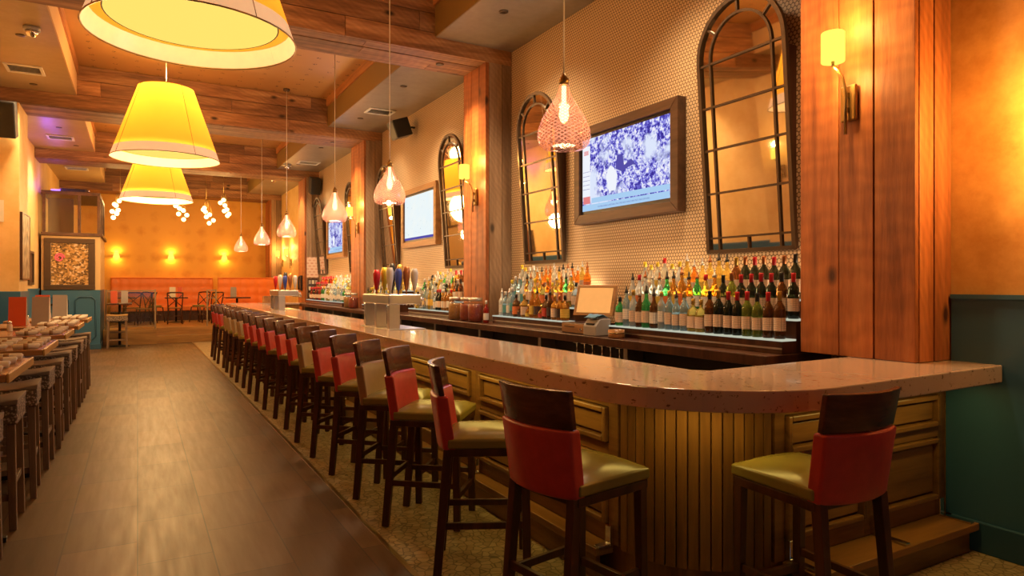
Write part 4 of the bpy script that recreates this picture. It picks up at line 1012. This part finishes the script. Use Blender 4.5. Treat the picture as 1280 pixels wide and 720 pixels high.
for x, y, mt, lb in ((-1.19, 9.35, 'red_card', 'red menu standing on the fourth high table, wall side'), (-.98, 9.4, 'grey_card', 'grey menu standing on the fourth high table beside the red one'), (-1.12, 10.95, 'red_card', 'red menu standing on the fifth high table'), (-.93, 11.0, 'grey_card', 'grey menu standing on the fifth high table')): menu(x, y, mt, lb)
# column decoration
def carved():
    t = NT('carved_panel'); v = t.n('ShaderNodeTexVoronoi'); t.l(t.coord((1, 5, 2)), v.inputs['Vector']); v.inputs['Scale'].default_value = 3
    return t.done(t.bsdf(t.ramp(v.outputs['Distance'], [(.1, (.08, .045, .02)), (.5, (.36, .24, .12)), (.8, (.5, .36, .2))]), .5, normal=t.bump(v.outputs['Distance'], .8, .03)))
M['carved'] = carved()
t = thing('carved_wall_panel', 'carved brown wooden panel hanging on the third plaster column', 'wall art', (-1.569, 12.95, 1.6))
MB().box(.001, .03, -.4, .4, 0, 1.0).build('relief', M['carved'], t, .004); m = MB()
for (a, b, c, d) in ((-.42, .42, -.02, 0), (-.42, .42, 1.0, 1.02), (-.42, -.4, 0, 1), (.4, .42, 0, 1)): m.box(.001, .035, a, b, c, d)
m.build('frame', M['dark_wood'], t)
o = MB().box(-1.86, -1.76, 12.494, 12.499, 2.45, 2.78).build('wall_plaque', M['white']); tag(o, 'small white plaque on the front of the third plaster column', 'plaque')
t = thing('wall_frame', 'dark tall frame on the yellow wall before the vestibule', 'picture frame', (XL+.001, 16.9, 1.5))
m = MB()
for (a, b, c, d) in ((-.35, .35, 0, .05), (-.35, .35, .65, .7), (-.35, -.3, .05, .65), (.3, .35, .05, .65)): m.box(0, .04, a, b, c, d)
m.build('frame', M['bronze'], t); MB().box(.001, .01, -.3, .3, .05, .65).build('picture', M['frame_dark'], t)

# ------------------------------------------------------------------ vestibule
V0, V1, VX0, VX1 = 18.2, 20.5, XL+.06, -.76
t = thing('vestibule', 'teal panelled entrance vestibule with two dark framed windows, at the end of the tables', 'vestibule', (0, 0, 0))
MB().box(VX0, VX1, V0, V1, 0, 1.38).build('base_panelling', M['teal'], t, .008)
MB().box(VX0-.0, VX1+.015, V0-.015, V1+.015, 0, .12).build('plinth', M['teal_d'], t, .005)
def octo(xc, zc, w, h, c=.08):
    p = [(xc-w/2+c, zc-h/2), (xc+w/2-c, zc-h/2), (xc+w/2, zc-h/2+c), (xc+w/2, zc+h/2-c), (xc+w/2-c, zc+h/2), (xc-w/2+c, zc+h/2), (xc-w/2, zc+h/2-c), (xc-w/2, zc-h/2+c)]
    MB().tube([(x, V0-.006, z) for x, z in p], .018, 6, close=True).build('panel_moulding', M['teal_d'], t)
octo(-1.56, .8, .38, .85); octo(-1.05, .72, .4, 1.0)
MB().tube([(-1.72, V0-.05, 1.05), (-1.38, V0-.05, 1.05)], .025, 8).build('pull_rail', M['black'], t)
MB().box(VX0, VX1, V0+.03, V1, 1.381, 2.62).build('upper_wall', M['cream'], t)
m = MB(); a, b, c, d = -1.84, -.86, 1.39, 2.56
for q in ((a, b, c, c+.11), (a, b, d-.11, d), (a, a+.13, c+.11, d-.11), (b-.13, b, c+.11, d-.11)): m.box(q[0], q[1], V0-.02, V0+.03, q[2], q[3])
fr = m.build('window_frame', M['bronze'], t, .006)
def stained():  # reflected lights painted into the pane as amber cells with a slight glow
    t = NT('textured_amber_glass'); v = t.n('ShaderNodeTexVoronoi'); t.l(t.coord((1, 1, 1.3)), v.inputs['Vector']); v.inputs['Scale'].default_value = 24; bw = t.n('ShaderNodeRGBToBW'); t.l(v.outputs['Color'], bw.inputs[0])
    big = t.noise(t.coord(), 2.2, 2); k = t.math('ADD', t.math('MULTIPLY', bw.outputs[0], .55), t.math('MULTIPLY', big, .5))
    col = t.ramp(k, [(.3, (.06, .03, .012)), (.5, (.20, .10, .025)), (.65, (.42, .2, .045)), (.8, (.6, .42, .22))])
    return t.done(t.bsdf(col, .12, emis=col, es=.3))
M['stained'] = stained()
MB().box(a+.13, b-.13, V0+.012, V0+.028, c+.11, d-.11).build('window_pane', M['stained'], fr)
MB().tube([(-1.55+.1*math.cos(q*.6)*(1-q*.04), V0+.002, 2.12+.1*math.sin(q*.6)*(1-q*.04)) for q in range(19)], .014, 6).build('neon_loop', M['red_neon'], t)
MB().box(VX0-.0, VX1+.05, V0-.05, V1, 2.621, 2.69).build('cornice', M['frame_dark'], t, .006)
m = MB()
for x in (VX0+.02, -1.2, VX1-.06): m.box(x, x+.06, V0, V0+.06, 2.69, 3.56)
for y in (V0+.75, V0+1.5, V1-.06): m.box(VX1-.06, VX1, y, y+.06, 2.69, 3.56)
m.box(VX0, VX1, V0, V0+.06, 3.56, 3.64); m.box(VX1-.06, VX1, V0+.06, V1, 3.56, 3.64); m.build('glazing_frame', M['frame_dark'], t, .004)
MB().box(VX0, VX1-.061, V0+.061, V1, 3.56, 3.62).build('roof_board', M['frame_dark'], t)
MB().box(VX0+.02, VX1-.06, V0+.02, V0+.028, 2.69, 3.56).build('front_pane', M['pane'], t); MB().box(VX1-.035, VX1-.027, V0+.06, V1, 2.69, 3.56).build('side_pane', M['pane'], t)
MB().box(VX0+.1, -1.3, V0+.3, V0+.34, 2.7, 3.5).build('inner_board', M['dark_wood'], t)
t = thing('projector', 'black fixture with purple light lying on top of the vestibule', 'light fixture', (-1.45, 18.5, 3.642))
MB().box(-.1, .42, -.1, .1, 0, .09).build('housing', M['black'], t, .01); MB().box(-.28, -.101, -.03, .03, .02, .06).build('led_bar', M['purple'], t)
MB().cyl((.43, 0, .05), (.47, 0, .05), .04, 12).build('lens', M['chrome'], t)
light('purple_led', 'POINT', (-1.64, 18.35, 3.75), 5, (.25, .1, 1), .05); light('purple_led', 'POINT', (-1.6, 16.2, 4.0), 5, (.25, .1, 1), .05)

# ------------------------------------------------------------------ far platform
def tufted(x0, x1, y, z0, z1, label):
    t = thing('banquette', label, 'banquette', (0, 0, 0), 0, 'orange tufted banquettes')
    m = MB(); nx = int((x1-x0)/.045); nz = 22; rows = []
    for j in range(nz+1):
        row = []
        for i in range(nx+1):
            x = x0+(x1-x0)*i/nx; z = z0+.42+(z1-z0-.42)*j/nz
            d = abs(math.sin(x*PI/.26+PI/2*0))*.5+.5*abs(math.sin((z-z0)*PI/.26))
            row.append(m.b.verts.new((x, y-.035*d, z)))
        rows.append(row)
    for j in range(nz):
        for i in range(nx): m._f([rows[j][i], rows[j][i+1], rows[j+1][i+1], rows[j+1][i]], True)
    per = [rows[0][i] for i in range(nx+1)]+[rows[j][nx] for j in range(1, nz+1)]+[rows[nz][i] for i in range(nx-1, -1, -1)]+[rows[j][0] for j in range(nz-1, 0, -1)]
    low = [m.b.verts.new((v.co.x, y+.1, v.co.z)) for v in per]; k = len(per)
    for i in range(k): m._f([per[i], low[i], low[(i+1) % k], per[(i+1) % k]])
    m._f(low); m.build('tufted_back', M['orange_leather'], t)
    MB().box(x0, x1, y-.04, y+.11, z1+.001, z1+.03).build('top_roll', M['orange_leather'], t, .012)
    MB().box(x0, x1, y-.5, y-.036, z0+.3, z0+.45).build('seat', M['orange_leather'], t, .03, 3); MB().box(x0, x1, y-.46, y, z0, z0+.299).build('seat_base', M['dark_wood'], t)
tufted(-.72, 2.15, YF-.12, .38, 1.70, 'long orange tufted banquette against the damask wall'); tufted(2.18, XW-.03, 22.55, .38, 1.70, 'shorter orange tufted banquette by the bar-side wall')
def xchair(label, cushion=None):
    t = thing('cafe_chair', label, 'chair', (0, 0, 0), 0, 'bentwood cafe chairs on the platform')
    MB().lathe([(.18, .44), (.205, .448), (.205, .465), (.18, .47)], n=20).build('seat', M['frame_mid'], t)
    for sx in (-1, 1):
        MB().tube([(sx*.15, .14, .45), (sx*.18, .19, 0)], [.018, .014], 8).build('leg', M['dark_wood'], t)
        MB().tube([(sx*.19, -.22, 0), (sx*.175, -.17, .44), (sx*.19, -.22, .7), (sx*.2, -.26, .88)], .016, 8).build('leg', M['dark_wood'], t)
        MB().tube([(-sx*.175, -.18, .5), (sx*.19, -.255, .84)], .012, 8).build('cross_brace', M['dark_wood'], t)
    MB().tube([(-.2, -.26, .88), (-.1, -.3, .9), (.1, -.3, .9), (.2, -.26, .88)], .02, 8).build('top_rail', M['dark_wood'], t)
    MB().tube([(.15*math.cos(a*PI/10), .15*math.sin(a*PI/10), .22) for a in range(20)], .009, 6, close=True).build('ring_stretcher', M['dark_wood'], t)
    if cushion: MB().lathe([(.16, .471), (.18, .48), (.18, .5), (.15, .51)], n=18).build('cushion', M[cushion], t)
    return t
M['green_cloth'] = plain('green_cloth', (.22, .22, .07), .8)
c1 = xchair('dark cross-back chair on the platform with its back to the room'); c1.location = (.93, 21.35, .381)
c2 = xchair('cross-back chair with green cushion facing away from the banquette', 'green_cloth'); c2.location = (1.62, 22.2, .381); c2.rotation_euler.z = 2.4
dup(c2, (.45, 22.3, .381), -2.2, 'cross-back chair with green cushion by the railing post'); dup(c1, (1.9, 21.3, .381), .6, 'dark cross-back chair turned toward the bar on the platform')
dup(c1, (-.15, 21.9, .381), .2, 'dark cross-back chair behind the glass railing'); dup(c1, (.15, 20.9, .381), 1.8, 'dark cross-back chair beside the middle railing post')
def cafe(x, y, z, h, label, r=.3):
    t = thing('cafe_table', label, 'table', (x, y, z), 0, 'small pedestal tables')
    MB().box(-r, r, -r, r, h-.035, h).build('table_top', M['dark_wood'], t, .005); MB().cyl((0, 0, .02), (0, 0, h-.036), .03, 12).build('pedestal', M['blackmetal'], t)
    MB().lathe([(.22, 0), (.22, .012), (.05, .04)], n=20).build('foot_disc', M['blackmetal'], t)
cafe(1.0, 22.1, .381, .75, 'dark pedestal table in the middle of the platform'); cafe(-.35, 22.6, .381, .75, 'dark pedestal table behind the glass railing'); cafe(2.6, 21.4, .381, .75, 'dark pedestal table beyond the far end of the bar', .34); cafe(-.38, 18.82, 0, 1.05, 'high pedestal table on the floor before the glass railing', .26)
menu(-.5, 18.8, 'red_card', 'red menu standing on the high pedestal table', .3, 1.052, 0, .14); menu(-.28, 18.85, 'grey_card', 'grey menu standing on the high pedestal table', .3, 1.052, 0, .14)
menu(.9, 22.1, 'white', 'pale menu standing on the middle platform table', .3, 1.133, 0, .16); menu(1.1, 22.15, 'red_card', 'red menu standing on the middle platform table', .3, 1.133, 0, .12); menu(2.5, 21.4, 'grey_card', 'grey menu standing on the table beyond the bar', .3, 1.133, 0, .16)
M['tan_top'] = plain('tan_cushion', (.42, .24, .08), .6)
st2 = dup(hs, (-.42, 18.35, 0), 0, 'tan cushioned high stool standing before the glass railing')
for ch in [o for o in bpy.data.objects if o.parent == st2]:
    if ch.name.startswith('cushion'):
        me = ch.data.copy(); me.materials[0] = M['tan_top']; ch.data = me
M['rail_metal'] = plain('warm_grey_metal', (.3, .22, .13), .4, .5)
t = thing('glass_railing', 'metal railing with a glass panel along the platform edge', 'railing', (0, 19.16, .381))
for x in (-.7, .42-.05): MB().box(x, x+.04, -.02, .02, 0, 1.0).build('post', M['rail_metal'], t, .004)
MB().box(-.66, .37, -.018, .018, .95, .985).build('top_bar', M['rail_metal'], t); MB().box(-.66, .37, -.018, .018, .06, .085).build('bottom_bar', M['rail_metal'], t); MB().box(-.65, .36, -.005, .005, .1, .94).build('glass_panel', M['railglass'], t)
t = thing('step_railing', 'slim metal handrail frame at the platform steps near the bar', 'railing', (1.62, 19.66, .381))
for x in (0, .22): MB().box(x, x+.035, -.018, .018, 0, .985).build('post', M['rail_metal'], t, .003)
MB().box(.035, .22, -.015, .015, .955, .985).build('top_bar', M['rail_metal'], t); MB().box(.035, .22, -.015, .015, .75, .775).build('middle_bar', M['rail_metal'], t)
light('platform_fill', 'POINT', (1.2, 20.4, 4.2), 60, (1, .6, .2), .3) if False else None

# world and view
wd = bpy.data.worlds.new('world'); SC.world = wd; wd.use_nodes = True
bg = wd.node_tree.nodes['Background']; bg.inputs[0].default_value = (.55, .7, 1, 1); bg.inputs[1].default_value = .2
SC.view_settings.view_transform = 'Standard'; SC.view_settings.look = 'None'; SC.view_settings.exposure = .4; SC.view_settings.gamma = 1; SC.view_settings.use_curve_mapping = False
cy = SC.cycles; cy.use_denoising = True; cy.max_bounces = 8; cy.diffuse_bounces = 4; cy.glossy_bounces = 4; cy.transmission_bounces = 6; cy.transparent_max_bounces = 8
cy.sample_clamp_indirect = 4; cy.caustics_reflective = False; cy.caustics_refractive = False
